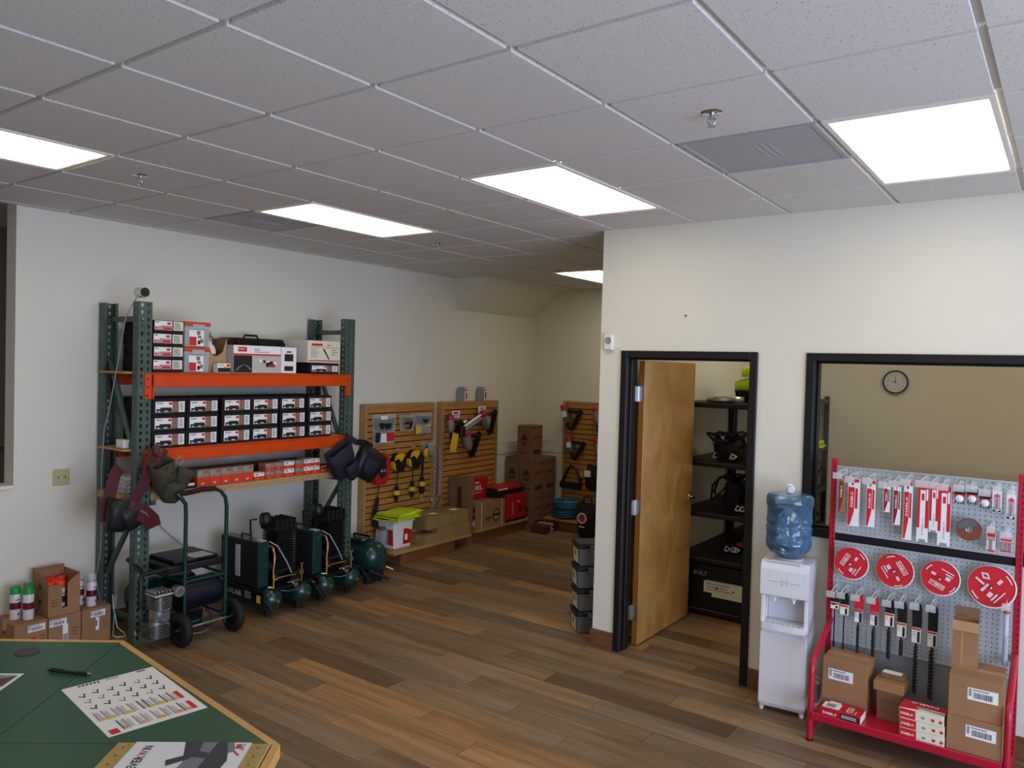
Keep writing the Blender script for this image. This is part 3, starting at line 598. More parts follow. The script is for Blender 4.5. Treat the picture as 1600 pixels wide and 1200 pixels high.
def TM(x, y, z, rx=0, ry=0, rz=0): return Matrix.Translation((x, y, z)) @ Euler((rx, ry, rz)).to_matrix().to_4x4()
t = thing('tool_belt', 'maroon leather tool belt with olive pouches hung on the front left rack post', 'tool belt', (-4.34, .86, 0.86), R90)
# local x is along the wall (photo right), local -y is towards the aisle
def strap(b, pts, wd, th, m):                                  # a flat strap following points, wide in the local xz plane
    P = [Vector(p) for p in pts]; V = []
    for i, p in enumerate(P):
        d = (P[min(i+1, len(P)-1)] - P[max(i-1, 0)]).normalized(); n = Vector((0, -1, 0)); n = (n - d*n.dot(d)).normalized(); s = d.cross(n)
        V += [p + s*wd/2 + n*th/2, p - s*wd/2 + n*th/2, p - s*wd/2 - n*th/2, p + s*wd/2 - n*th/2]
    F = [(i*4+j, i*4+(j+1) % 4, (i+1)*4+(j+1) % 4, (i+1)*4+j) for i in range(len(P)-1) for j in range(4)] + [(3, 2, 1, 0), tuple(len(V)-4+k for k in range(4))]
    b.add(V, F, m)
b = B(); strap(b, [(.09, -.01, .52), (.05, -.02, .47), (.03, -.03, .40), (-.01, -.035, .30), (-.06, -.03, .20), (-.10, -.03, .14), (-.05, -.04, .07), (.02, -.045, .04)], .075, .008, MAROON); b.done('belt', t, .002)
b = B(); strap(b, [(-.13, .06, .40), (-.17, .05, .36), (-.20, .04, .26), (-.235, .03, .14), (-.24, .02, .05)], .085, .008, MAROON); b.done('belt', t, .002)
b = B(); strap(b, [(-.20, -.06, .16), (-.11, -.07, .125), (-.02, -.07, .08), (.03, -.065, .03), (.045, -.06, -.02)], .115, .014, MAROON); b.done('hip_pad', t, .003)
b = B(); strap(b, [(.16, -.005, .51), (.12, -.04, .46), (.08, -.035, .5), (.09, -.01, .55)], .05, .006, MAROON); b.done('belt', t, .002)
b = B(); strap(b, [(-.06, -.080, .115), (-.02, -.080, .09), (.0, -.078, .06)], .012, .004, CHROME); b.done('buckle', t); 
pouch(.17, .12, .26, CAMO, TM(.165, -.01, .19, .25, -.35, .1)).done('pouch', t); pouch(.12, .10, .17, CAMO, TM(.225, -.04, .21, .1, .35, -.2)).done('pouch', t)
pouch(.16, .11, .16, CAMO, TM(.16, -.045, .14, .3, .15, 0)).done('pouch', t); pouch(.18, .11, .22, DKL, TM(-.20, -.01, -.02, .1, .2, .1)).done('pouch', t); pouch(.16, .10, .16, DKL, TM(-.08, -.03, -.01, 0, -.3, .1)).done('pouch', t)
B().tube([(.19, -.09, .44), (.22, -.1, .47), (.24, -.09, .44), (.22, -.085, .40)], .006, mat('tan_cord', '#8f8567', .7), 6).done('hammer_loop', t)
b = B(); strap(b, [(.10, -.07, .36), (.14, -.08, .30), (.21, -.09, .26), (.27, -.09, .27)], .01, .003, mat('tan_cord', '#8f8567')); b.done('stitching', t)
t = thing('tool_pouch', 'dark navy double tool pouch hanging at the front right rack post', 'tool pouch', (-4.34, 2.80, .97), R90)
pouch(.28, .14, .29, NAVY, TM(-.10, -.01, .05, .15, -.5, 0)).done('pouch', t); pouch(.32, .14, .28, DKL, TM(.055, -.03, .01, .1, .55, 0)).done('pouch', t)
pouch(.14, .08, .17, NAVY, TM(-.07, -.085, .03, .2, -.5, 0)).done('pocket', t); pouch(.16, .08, .15, NAVY, TM(.05, -.105, .05, .1, .5, 0)).done('pocket', t)
b = B(); strap(b, [(-.10, .0, .40), (0, -.03, .34), (.1, -.03, .33), (.22, 0, .28)], .055, .008, DKL); b.done('belt', t, .002)
b = B(); strap(b, [(.10, -.13, .07), (.135, -.125, .09), (.15, -.12, .07)], .008, .003, CHROME); strap(b, [(-.17, -.1, .15), (-.15, -.1, .19)], .008, .003, CHROME); b.done('rivet', t)
# ================================================ COMPRESSORS
SILVER = mat('cast_aluminium', '#a9acab', .35, .9, noise=(30, .15)); BLUEB = mat('blue_black', '#0b1222', .35); RUBBER = mat('rubber', '#111112', .7)
COPPER = mat('copper_pipe', '#c08a72', .3, .9); BRASS = mat('brass', '#c9a75e', .3, .9); LBL = mat('label_paper', '#b9bab8', .6)
def wheel(b, c, r, wd, axis):
    a = Vector(axis); b.lathe([(r*.55, -wd/2), (r*.9, -wd/2), (r, -wd*.3), (r, wd*.3), (r*.9, wd/2), (r*.55, wd/2), (r*.55, -wd/2)], RUBBER, 28, c, a)
def hub(b, c, r, wd, axis):
    b.lathe([(0, -wd*.42), (r*.18, -wd*.42), (r*.2, -wd*.25), (r*.5, -wd*.2), (r*.555, -wd*.35), (r*.555, wd*.35), (r*.5, wd*.2), (r*.2, wd*.25), (r*.18, wd*.42), (0, wd*.42)], BLACKP, 24, c, axis)
t = thing('air_compressor', 'wheeled dark green air compressor with tall loop handle and silver pump', 'compressor', (-4.35, 1.15, 0)); T1 = at(t)
def P1(): b = B(); b.M = T1; return b
hx = -4.20
b = P1(); b.tube([(hx, 1.10, .06), (hx, 1.10, .5), (hx, 1.10, .92), (hx+.01, 1.09, .99), (hx+.01, 1.05, 1.045), (hx, 1.03, 1.07)], .0145, GREEN, 10)
b.tube([(hx, 1.425, .06), (hx, 1.425, .5), (hx, 1.425, .93), (hx+.005, 1.41, 1.0), (hx+.005, 1.37, 1.05), (hx, 1.32, 1.075), (hx, 1.22, 1.078), (hx, 1.10, 1.065), (hx, 1.03, 1.07)], .0145, GREEN, 10); b.done('handle', t)
P1().tube([(hx, 1.33, 1.074), (hx, 1.22, 1.078), (hx, 1.10, 1.066), (hx, 1.04, 1.07)], .019, RUBBER, 10).done('grip', t)
b = P1()
for z in (.13, .43): b.tube([(hx, 1.09, z), (hx, 1.44, z)], .012, GREEN)
for y in (1.10, 1.425): b.tube([(hx, y, .43), (-4.72, y, .43)], .012, GREEN).tube([(hx, y, .13), (-4.72, y, .13)], .012, GREEN).tube([(-4.72, y, .13), (-4.72, y, .56)], .012, GREEN)
b.done('frame', t)
b = P1(); b.box(-4.62, hx-.02, .98, 1.43, .50, .55, BLACK).box(-4.60, -4.25, 1.05, 1.40, .55, .575, BLACK); b.done('top_cover', t, .01)
P1().box(-4.40, -4.25, 1.2, 1.36, .5755, .577, LBL).done('warning_label', t)
b = P1(); b.tube([(-4.24, .80, .30), (-4.24, .80, .50), (-4.25, .815, .53), (-4.30, .83, .545), (-4.60, .90, .56), (-4.62, 1.0, .56)], .017, BLACK); b.tube([(-4.25, .82, .53), (-4.25, 1.0, .535), (-4.25, 1.10, .53)], .015, BLACK); b.done('roll_bar', t)
b = P1(); b.cyl((-4.33, 1.12, .30), (-4.33, 1.41, .30), .115, BLUEB, n=28).cyl((-4.33, 1.10, .30), (-4.33, 1.12, .30), .10, BLACK, n=24).cyl((-4.33, 1.41, .30), (-4.33, 1.43, .30), .10, BLACK, n=24); b.done('motor', t, .006)
b = P1()
for y in (.93, 1.35): pass
for x in (-4.58,): b.lathe([(0, -.03), (.09, -.02), (.125, .02), (.125, .43), (.09, .47), (0, .48)], GREEN, 24, (x, .93, .28), (0, 1, 0))
b.done('air_tank', t)
b = P1(); px, py = -4.27, .955                                  # twin V pump: crankcase, two finned cylinders, valve head
b.box(px-.05, px+.05, py-.055, py+.055, .17, .27, SILVER); b.cyl((px+.05, py, .22), (px+.075, py, .22), .035, SILVER, n=16)
b.done('crankcase', t, .008)
for k, (a, z0, n_, r) in enumerate(((.0, .275, 6, .060), (.0, .085, 7, .070))):
    b = P1(); yy = py - (.045 if k else .02)
    b.cyl((px+.03, yy, z0), (px+.03, yy, z0+.015*n_), r*.66, SILVER, n=16)
    for i in range(n_): b.box(px+.03-r, px+.03+r, yy-r, yy+r, z0+.015*i, z0+.015*i+.005, SILVER)
    b.done('finned_cylinder', t)
b = P1(); b.box(px-.04, px+.10, py-.09, py+.05, .366, .385, SILVER)
for i in range(5): b.box(px-.035, px+.095, py-.085+i*.026, py-.073+i*.026, .385, .41, SILVER)
b.cyl((px+.06, py+.085, .385), (px+.11, py+.085, .385), .040, SILVER, n=20).cyl((px+.11, py+.085, .385), (px+.115, py+.085, .385), .024, CHROME, n=16); b.done('cylinder_head', t, .006)
for y in (1.035, 1.462):
    b = P1(); wheel(b, (-4.13 if y < 1.2 else -4.15, y, .118), .118, .055, (0, 1, 0)); w_ = b.done('wheel', t); b = P1(); hub(b, (-4.13 if y < 1.2 else -4.15, y, .118), .118, .055, (0, 1, 0)); b.done('wheel_hub', w_)
P1().cyl((-4.14, 1.0, .118), (-4.14, 1.48, .118), .010, STEEL).done('axle', t)
b = P1(); b.tube([(-4.2, 1.25, .2), (-4.19, 1.22, .12), (-4.18, 1.26, .075), (-4.18, 1.31, .09), (-4.19, 1.30, .16), (-4.2, 1.27, .2)], .008, BLACK, 6); b.tube([(-4.18, 1.16, .05), (-4.17, 1.22, .045), (-4.19, 1.30, .05)], .006, STEEL, 6); b.box(-4.5, -4.44, .9, 1.4, 0, .12, BLACK); b.done('hose_and_feet', t)
# two belt-driven twin-tank compressors, the second a copy standing farther back
def belt_compressor(loc, label):
    t = thing('air_compressor', label, 'compressor', loc, 0, 'twin-tank belt compressors')
    # local: x towards the aisle, y along the wall away from the viewer; origin at the near front tank end on the floor
    for y in (.07, .36):
        b = B(); b.lathe([(0, .0), (.05, -.012), (.083, -.04), (.092, -.075), (.092, -.62), (.083, -.655), (.05, -.68), (0, -.69)], GREEN, 26, (0, y, .145), (1, 0, 0)); tk = b.done('air_tank', t)
        B().cyl((-.001, y, .145), (.012, y, .145), .014, BRASS, n=10).done('tank_plug', tk)
        B().cyl((-.12, y, .0), (-.12, y, .06), .022, RUBBER, r1=.03).cyl((-.56, y, .0), (-.56, y, .06), .022, RUBBER, r1=.03).done('foot', t)
    # belt guard: a tall flat housing seen edge-on at its aisle end
    b = B(); b.box(-.60, -.10, -.035, .06, .24, .60, GREEN); b.done('belt_guard', t, .008)
    b = B(); b.box(-.595, -.125, -.0365, -.0355, .245, .595, BLACKM)
    for i in range(15): b.box(-.59, -.50, -.039, -.0365, .30+i*.017, .307+i*.017, GREEN)
    b.done('guard_grille', t)
    B().box(-.40, -.34, -.0400, -.0366, .30, .55, LBL).done('paper_label', t); B().box(-.20, -.12, -.0, .05, .6005, .6035, LBL).done('paper_label', t)
    b = B()
    for z in (.29, .42, .55): b.cyl((-.1, .01, z), (-.097, .01, z), .006, STEEL, n=8)
    b.done('guard_screw', t)
    # side bar with lettering, handle bars
    b = B(); b.box(-.62, -.005, -.055, -.035, .13, .235, BLACKP); b.done('side_plate', t, .003)
    b = B(); b.text('ROLAIR', (-.50, -.0556, .155), (1, 0, 0), (0, 0, 1), .062, LBL); lines(b, -.25, -.12, .15, .21, -.0556, 4, PGREY, 4, .75); b.front(-.095, -.045, .14, .20, -.0556, PYELLOW); b.done('lettering', t)
    B().tube([(-.02, -.045, .175), (.03, -.04, .14), (.075, -.03, .10)], .013, RUBBER).done('handle', t); B().tube([(-.02, .46, .175), (.03, .46, .14), (.10, .45, .10)], .013, RUBBER).done('handle', t)
    B().box(-.62, -.01, .44, .455, .15, .20, BLACKP).box(-.62, -.02, .05, .44, .225, .24, BLACKP).done('deck_plate', t)
    # pump with fins
    b = B(); b.box(-.34, -.14, .16, .36, .24, .34, BLACK); b.cyl((-.24, .10, .36), (-.24, .16, .36), .055, BLACK); b.done('crankcase', t, .01)
    b = B(); b.box(-.31, -.17, .19, .33, .34, .66, BLACK)
    for i in range(15): b.box(-.335, -.145, .165, .355, .345+i*.0205, .353+i*.0205, BLACK)
    b.done('finned_cylinder', t)
    b = B(); b.box(-.34, -.14, .16, .36, .655, .70, BLACK).box(-.33, -.15, .17, .35, .70, .735, BLACK)
    for i in range(5): b.box(-.345, -.13, .15+i*.045, .16+i*.045, .65, .745, BLACK)
    b.done('cylinder_head', t, .004)
    b = B(); b.lathe([(0, 0), (.05, 0), (.06, .01), (.06, .06), (.05, .07), (0, .07)], BLACK, 20, (-.27, .10, .735), (.3, 1, 0)); b.tube([(-.40, .1, .60), (-.41, .1, .72), (-.33, .1, .735)], .008, BLACK); b.done('air_filter', t)
    B().tube([(-.36, -.01, .60), (-.36, -.01, .635), (-.24, -.01, .635), (-.24, -.01, .60)], .008, BLACK).done('lifting_handle', t)
    b = B(); b.lathe([(0, 0), (.085, 0), (.09, .03), (.09, .2), (.07, .24), (0, .25)], BLACK, 20, (-.45, .14, .33), (0, 1, 0)); b.done('motor', t)
    # pipes
    b = B(); b.tube([(-.12, .07, .56), (-.07, .07, .55), (-.04, .065, .50), (-.035, .06, .44), (-.04, .055, .38), (-.035, .055, .33)], .010, COPPER, 8); b.done('copper_pipe', t)
    b = B(); b.cyl((-.035, .055, .235), (-.035, .055, .345), .009, BRASS, n=8).cyl((-.035, .055, .315), (-.035, .055, .345), .014, BRASS, n=8).cyl((-.035, .055, .245), (-.06, .02, .25), .008, BRASS, n=8); b.tube([(-.035, .06, .30), (-.03, .10, .315), (-.03, .2, .315), (-.03, .26, .31)], .006, BRASS, 6); b.done('brass_fitting', t)
    B().tube([(-.13, .08, .59), (-.09, .13, .55), (-.05, .19, .42), (-.04, .24, .31)], .006, PGREY, 6).done('flexible_line', t)
    b = B(); b.box(-.09, -.03, .22, .30, .26, .33, BLACK); b.cyl((-.03, .30, .33), (.0, .30, .33), .022, CHROME, n=14).cyl((-.02, .24, .24), (.01, .24, .24), .02, CHROME, n=14); b.cyl((-.04, .33, .24), (-.04, .33, .38), .006, BRASS, n=8).cyl((-.04, .315, .385), (-.04, .345, .385), .006, BRASS, n=8); b.cyl((-.03, .18, .26), (-.03, .30, .26), .009, STEEL, n=8); b.done('regulator', t)
    B().tube([(-.0, .10, .22), (.02, .17, .205), (.02, .26, .21), (-.0, .33, .235)], .004, STEEL, 6).done('unloader_tube', t)
    return t
c2 = belt_compressor((-4.11, 1.76, 0), 'dark green twin-tank belt compressor with copper pipe, the nearer of two under the rack')
dup(c2, (-4.12, 2.30, 0), 0, 'dark green twin-tank belt compressor with copper pipe, the farther one, by the rack post')
t = thing('air_compressor', 'round-tank dark green portable compressor at the right end of the rack', 'compressor', (-4.22, 3.04, 0))
b = B(); b.lathe([(0, .02), (.06, .012), (.115, -.02), (.142, -.07), (.146, -.11), (.146, -.42), (.13, -.47), (.06, -.50), (0, -.505)], GREEN, 30, (0, 0, .235), (1, 0, 0)); b.done('air_tank', t)
B().cyl((.01, .02, .25), (.028, .02, .25), .010, STEEL, n=10).done('tank_fitting', t); B().cyl((-.03, .13, .28), (-.03, .19, .285), .008, BRASS, n=8).done('tank_fitting', t); B().cyl((-.02, .09, .14), (.03, .14, .11), .010, BRASS, n=8).done('drain_valve', t)
B().tube([(-.33, -.02, .37), (-.33, -.02, .42), (-.15, -.02, .425), (-.10, -.02, .39), (-.10, -.02, .37)], .010, BLACK).done('handle', t)
b = B(); b.box(-.40, -.14, -.10, .06, .375, .40, GREEN); b.done('saddle', t, .004)
b = B()
for x in (-.08, -.40): b.box(x-.02, x+.02, -.11, .11, .012, .115, BLACK).cyl((x, -.09, 0), (x, -.09, .02), .02, RUBBER).cyl((x, .09, 0), (x, .09, .02), .02, RUBBER)
b.done('foot', t, .004)
B().tube([(-.02, -.12, .14), (.04, -.05, .10), (.09, .02, .055)], .014, RUBBER).done('drain_hose', t)
# white cable on the floor behind the front post
o = B().tube([(-4.76, .875, .28), (-4.72, .86, .20), (-4.68, .87, .06), (-4.66, .91, .012), (-4.60, .89, .01), (-4.61, .84, .01), (-4.67, .83, .012), (-4.72, .86, .01), (-4.78, .90, .15), (-4.80, .92, .26)], .004, WHITE, 6).done('white_cable'); tag(o, 'tangle of thin white cable on the floor behind the front left post', 'cable')
o = B().tube([(-4.955, 1.72, .33), (-4.93, 1.62, .40), (-4.92, 1.5, .52), (-4.92, 1.35, .66), (-4.93, 1.2, .85), (-4.93, 1.05, .95)], .004, PGREY, 6).done('wall_cable'); tag(o, 'grey cable running from the wall outlet up behind the rack', 'cable')
# wall plates
ALMOND = mat('almond_plastic', '#b9b183', .5)
t = thing('outlet_plate', 'almond double wall plate with two keyholes left of the rack', 'wall plate', (XL, .597, 1.09), R90)
B().box(-.058, .058, -.006, 0, 0, .118, ALMOND).done('plate', t, .003)
for x in (-.024, .024): B().cyl((x, -.006, .059), (x, -.012, .059), .014, ALMOND, n=14).box(x-.003, x+.003, -.0125, -.0118, .050, .068, BLACKP).done('socket', t)
t = thing('outlet_plate', 'white wall outlet behind the twin-tank compressor', 'wall plate', (XL, 1.70, .25), R90)
B().box(-.04, .04, -.006, 0, 0, .13, WHITE).done('plate', t, .003)
for z in (.03, .08): B().box(-.016, .016, -.009, -.006, z, z+.028, WHITE).box(-.008, -.005, -.0095, -.009, z+.008, z+.02, BLACKP).box(.005, .008, -.0095, -.009, z+.008, z+.02, BLACKP).done('socket', t)
# ================================================ REAR HALL
SLATW = mat('slatwall_oak', '#b07c3c', .45, noise=(5, .18), stretch=(1, 1, 9)); OAKD = mat('oak_edge', '#a9834f', .5, noise=(8, .12)); PLW = mat('plinth_wood', '#7f5128', .5, noise=(5, .15), stretch=(1, 1, 5)); GROOVE = mat('groove_dark', '#3a2716', .7)
def slatwall(label, loc, rz, W, Hh=1.60):
    t = thing('slatwall_panel', label, 'slatwall', loc, rz, 'oak slatwall panels'); D = .09
    B().box(.028, W-.028, -.035, 0, .12, Hh-.03, GROOVE).done('backer', t)
    for x in (0, W-.028): B().box(x, x+.028, -D, 0, 0, Hh, OAKD).done('side_stile', t, .002)
    B().box(.028, W-.028, -D, 0, Hh-.026, Hh, OAKD).done('top_rail', t, .002)
    B().box(.028, W-.028, -D+.006, -.036, Hh-.086, Hh-.026, SLATW).done('header_board', t)
    p = .0635; n = int((Hh-.086-.15)/p); s0 = None
    for i in range(n):
        z = Hh-.086-(i+1)*p
        if s0 is None: s0 = B().box(.028, W-.028, -.075, -.036, 0, p-.011, SLATW).done('slat', t, .003); o = s0
        else: o = s0.copy(); COL.objects.link(o)
        o.location = (0, 0, z)
    return t
slatwall('oak slatwall panel hung with fall-protection reels, left of two on the left wall', (XL+.003, 3.43, 0), R90, 1.045)
slatwall('oak slatwall panel hung with nailers, right of two on the left wall', (XL+.003, 4.60, 0), R90, 1.045)
slatwall('oak slatwall panel on the back wall, partly behind the cream wall', (-4.41, YB-.028, 0), 0, 1.045)
def plinth(label, x0, x1, y0, y1, bx0, bx1, by0, by1, z=.15):
    t = thing('display_plinth', label, 'plinth', ((x0+x1)/2, (y0+y1)/2, 0)); b = B(); b.M = at(t); b.box(bx0, bx1, by0, by1, 0, z-.03, PLW); b.done('plinth_body', t, .002)
    b = B(); b.M = at(t); b.box(x0, x1, y0, y1, z-.03, z, OAKD); b.done('plinth_top', t, .006); return t
plinth('low oak plinth under the left slatwall panel', -4.866, -4.50, 3.50, 4.725, -4.86, -4.555, 3.66, 4.50)
plinth('low dark plinth under the right slatwall panel on the left wall', -4.866, -4.55, 4.86, 5.93, -4.86, -4.59, 4.87, 5.92)
plinth('low oak plinth under the back wall slatwall', -4.46, -3.30, 6.10, 6.405, -4.38, -3.34, 6.16, 6.40)
GREY = mat('grey_casting', '#8d8a85', .45, .3); FRED = mat('fall_red', '#b3161d', .45); FYEL = mat('fall_yellow', '#d8a81e', .5); CLOTHB = mat('black_webbing', '#15151a', .85)
def nailer(label, loc, rz, tilt=0, s=1, magdir=1, tagc=None, cap=RED, body=GREY):
    t = thing('nail_gun', label, 'nail gun', loc, rz, 'nail guns on the slatwalls'); R = Matrix.Rotation(tilt, 4, 'Y') @ Matrix.Scale(s, 4)
    def b_(): b = B(); b.M = R; return b
    b_().lathe([(0, .0), (.036, .002), (.04, .02), (.04, .10), (.036, .13), (.028, .15), (.02, .16)], body, 18, (0, -.05, .10), (0, 0, -1)).done('body', t)
    b_().lathe([(.042, -.045), (.043, -.02), (.036, .0), (.02, .006), (0, .006)], cap, 18, (0, -.05, .125), (0, 0, 1)).done('cap', t)
    b_().cyl((0, -.05, -.05), (0, -.05, -.135), .018, BLACKP, r1=.012).done('nose', t)
    m = magdir
    b_().tube([(.03*m, -.05, .055), (.08*m, -.05, .045), (.15*m, -.05, .02)], [.018, .016, .018], BLACK, 10).done('handle', t)
    b_().prism([(.01*m, -.13), (.035*m, -.15), (.20*m, .01), (.175*m, .045)], (0, -.064, 0), (1, 0, 0), (0, 0, 1), (0, .028, 0), BLACKP).done('magazine', t, .003)
    b_().tube([(.02*m, -.05, -.03), (.05*m, -.05, -.02), (.06*m, -.05, .03)], .004, BLACKP, 6).done('trigger', t)
    b_().cyl((.03, -.03, .13), (.03, 0, .145), .004, STEEL, n=6).done('hook', t)
    if tagc: b_().box(-.02, .035, -.094, -.0925, .0, .06, tagc).done('paper_tag', t)
    return t
fx = XL + .003 + .076                                          # face of the slats on the left wall
def LW(y, z): return (fx, y, z)
def hangbag(label, y0, y1, z0, z1, items, card=None):
    t = thing('hanging_pack', label, 'pack', (fx, (y0+y1)/2, z0), R90, 'clear bags hung on the left slatwall'); w = y1-y0; h = z1-z0
    b = B(); b.taper(-w/2, w/2, -.055, -.01, 0, h, .01, .012, CLEARP); b.done('clear_bag', t, .006)
    r = random.Random(int(y0*100))
    for k, (m, a0, a1, c0, c1) in enumerate(items): (pouch((a1-a0)*w, .036, (c1-c0)*h, m, TM(-w/2+(a0+a1)/2*w, -.034, c0*h, 0, (.12, -.1)[k % 2], 0)) if m in (CLOTHB, BLACKM) else B().box(-w/2+a0*w, -w/2+a1*w, -.052-.001*k, -.040, c0*h, c1*h, m)).done('contents', t, .004)
    B().tube([(0, -.0, h*.98), (0, -.07, h), (0, -.09, h+.01)], .003, STEEL, 6).done('hook', t); return t
hangbag('large clear bag of black webbing with red and white card, upper left slatwall', 3.515, 3.83, 1.19, 1.50, [(CLOTHB, .04, .6, .42, .85), (BLACKM, .35, .98, .42, .80), (PWHITE, .33, .60, .06, .36), (PRED, .55, .93, .10, .38), (CLOTHB, .05, .30, .05, .4), (PWHITE, .3, .6, .82, .95)])
hangbag('smaller clear bag of dark parts, middle of the left slatwall top row', 3.90, 4.12, 1.31, 1.485, [(CLOTHB, .1, .9, .1, .8), (PGREY, .15, .8, .55, .62), (PBROWN, .2, .6, .2, .4)])
hangbag('clear bag with black and yellow contents, right of the left slatwall top row', 4.14, 4.39, 1.26, 1.495, [(CLOTHB, .05, .95, .45, .82), (PYELLOW, .0, .45, .05, .4), (PGREY, .3, .85, .05, .38), (PYELLOW, .5, .95, .35, .42)])
hangbag('little grey boxed part hanging at the right side of the left slatwall', 4.25, 4.43, 1.03, 1.17, [(CLOTHB, .1, .5, .1, .9), (PGREY, .45, .95, .1, .8)])
def reel(label, y, z, r, red=False):
    t = thing('fall_arrest_reel', label, 'safety reel', (fx, y, z), R90, 'fall-arrest reels on the left slatwall'); m = FRED if red else BLACKP
    prof = [(-.55, .2), (-.75, -.2), (-.7, -.75), (-.45, -1.0), (.45, -1.05), (.8, -.7), (1.0, -.1), (.9, .6), (.5, 1.0), (-.1, 1.02), (-.42, .7)] if red else [(-.75, .35), (-.85, -.1), (-.7, -.6), (-.2, -.95), (.5, -.9), (.85, -.4), (.85, .4), (.5, .9), (-.2, .95)]
    b = B(); b.prism([(x*r, q*r*(1.25 if red else 1.05)) for x, q in prof], (0, -.09, 0), (1, 0, 0), (0, 0, 1), (0, .075, 0), m); b.done('housing', t, .008)
    if red:
        b = B(); b.prism([(-.3*r, .35*r), (-.3*r, -.6*r), (0, -.85*r), (.5*r, -.5*r), (.55*r, .35*r), (.2*r, .5*r)], (0, -.0925, 0), (1, 0, 0), (0, 0, 1), (0, .003, 0), PBLACK); b.front(-.15*r, .1*r, -.25*r, -.05*r, -.0935, PGREY).front(.2*r, .42*r, -.25*r, -.05*r, -.0935, PGREY).front(-.1*r, .3*r, .68*r, .8*r, -.0935, PWHITE); b.done('black_label', t)
    else:
        b = B(); b.prism([(-.8*r, .3*r), (-.3*r, .5*r), (.1*r, .1*r), (.5*r, .6*r), (.55*r, .95*r), (-.2*r, 1.0*r), (-.6*r, .8*r)], (0, -.098, 0), (1, 0, 0), (0, 0, 1), (0, .02, 0), FYEL); b.done('yellow_cover', t, .004)
        b = B(); b.prism([(-.9*r, .2*r), (-.75*r, -.1*r), (-.65*r, -.6*r), (-.55*r, -.8*r), (-.9*r, -.5*r), (-1.0*r, -.1*r)], (0, -.095, 0), (1, 0, 0), (0, 0, 1), (0, .05, 0), FYEL); b.done('yellow_cover', t)
    b = B(); b.tube([(0, -.05, r*1.15), (-.02, -.05, r*1.35), (0, -.04, r*1.5), (.02, -.05, r*1.35), (0, -.05, r*1.15)], .006, STEEL, 6); b.done('swivel_eye', t)
    L_ = .42; 
    b = B(); b.tube([(0, -.055, -r), (-.005, -.055, -r-.10), (-.01, -.055, -r-.16)], .013, CLOTHB, 8, flat=.4); b.done('webbing', t)
    b = B(); zz = -r-.16
    if red: b.tube([(-.01, -.055, zz), (-.02, -.055, zz-.05), (-.05, -.055, zz-.18), (-.055, -.055, zz-.30)], [.015, .03, .04, .028], CLOTHB, 10, flat=.7); b.done('shock_pack', t)
    else:
        b.tube([(-.01, -.055, zz+.03), (-.01, -.055, zz-.0), (-.012, -.055, zz-.11), (-.012, -.055, zz-.15)], [.014, .035, .035, .016], CLOTHB, 10, flat=.7); b.done('shock_pack', t)
        B().cyl((-.011, -.055, zz-.03), (-.012, -.055, zz-.075), .037, FYEL, n=12).done('yellow_band', t)
    return t
reel('red teardrop fall-arrest reel with black window, lower left of the slatwall', 3.60, .945, .125, True)
reel('yellow and black fall-arrest reel, the nearer of two beside the red one', 3.865, .985, .10)
reel('yellow and black fall-arrest reel, the farther of two beside the red one', 4.10, 1.0, .10)
t = thing('shock_lanyard', 'yellow and black lanyard with shock pack, right of the yellow reels', 'lanyard', (fx, 4.26, .62), R90)
B().tube([(0, -.05, .44), (-.01, -.05, .2), (-.01, -.05, .16)], .012, CLOTHB, 8).done('webbing', t); B().tube([(-.01, -.05, .18), (-.01, -.05, .14), (-.01, -.05, .03), (-.01, -.05, -.01)], [.014, .034, .034, .014], CLOTHB, 10).done('shock_pack', t)
B().cyl((-.01, -.05, .13), (-.01, -.05, .08), .036, FYEL, n=12).done('yellow_band', t); B().lathe([(0, 0), (.05, .01), (.055, .04), (.03, .05)], FYEL, 12, (0, -.06, .44), (.3, -1, 0)).done('yellow_cover', t)
b = B(); b.tube([(-.01, -.05, -.01), (-.03, -.05, -.06), (-.01, -.05, -.12), (.01, -.05, -.06), (-.01, -.05, -.01)], .005, STEEL, 6); b.done('snap_hook', t)
for q, (y, lb) in enumerate(((4.44, 'steel chain lanyard hanging at the right edge of the left slatwall, nearer one'), (4.52, 'steel chain lanyard hanging at the right edge of the left slatwall, farther one'))):
    t = thing('chain_lanyard', lb, 'chain', (fx, y, .50), R90, 'chain lanyards'); b = B()
    for k in range(20):
        z = .60 - k*.028; pts = [((.012*math.cos(a) if k % 2 else 0), -.06 + (0 if k % 2 else .012*math.cos(a)), z + .020*math.sin(a)) for a in [i*PI/4 for i in range(8)]]; b.tube(pts, .0045, STEEL, 5, closed=True)
    b.done('chain', t); B().cyl((.015, -.05, .35), (.015, -.05, .18), .012, PGREY).done('sleeve', t)
    pts = [(.045*math.cos(a), -.06, .02 + .05*math.sin(a)) for a in [i*PI/6 for i in range(12)]]; B().tube(pts, .006, STEEL, 6, closed=True).done('rebar_hook', t)
# goods on the left plinth
t = thing('bucket', 'square white pail with red labels standing on the left plinth', 'bucket', (-4.70, 3.72, .15), R90)
b = B(); b.taper(-.14, .14, -.12, .12, 0, .265, .02, .02, WHITE); b.done('pail', t, .012); B().box(-.15, .15, -.13, .13, .265, .29, WHITE).done('lid', t, .006); B().box(-.152, .152, -.132, .132, .285, .30, FRED).done('lid_band', t)
b = B(); b.quad((.0, -.1105, .04), (.118, -.1065, .04), (.125, -.114, .20), (.0, -.1155, .20), FRED); b.quad((.02, -.1135, .08), (.06, -.1125, .08), (.06, -.1135, .14), (.02, -.1145, .14), PWHITE); b.done('red_label', t)
b = B(); s_ = -.1285
for y0, y1, m in ((-.10, -.03, FRED), (-.028, .03, PGREY)): b.quad((s_+.0005, y0, .04), (s_+.0005, y1, .04), (s_-.012, y1, .2), (s_-.012, y0, .2), m)
b.done('side_label', t)
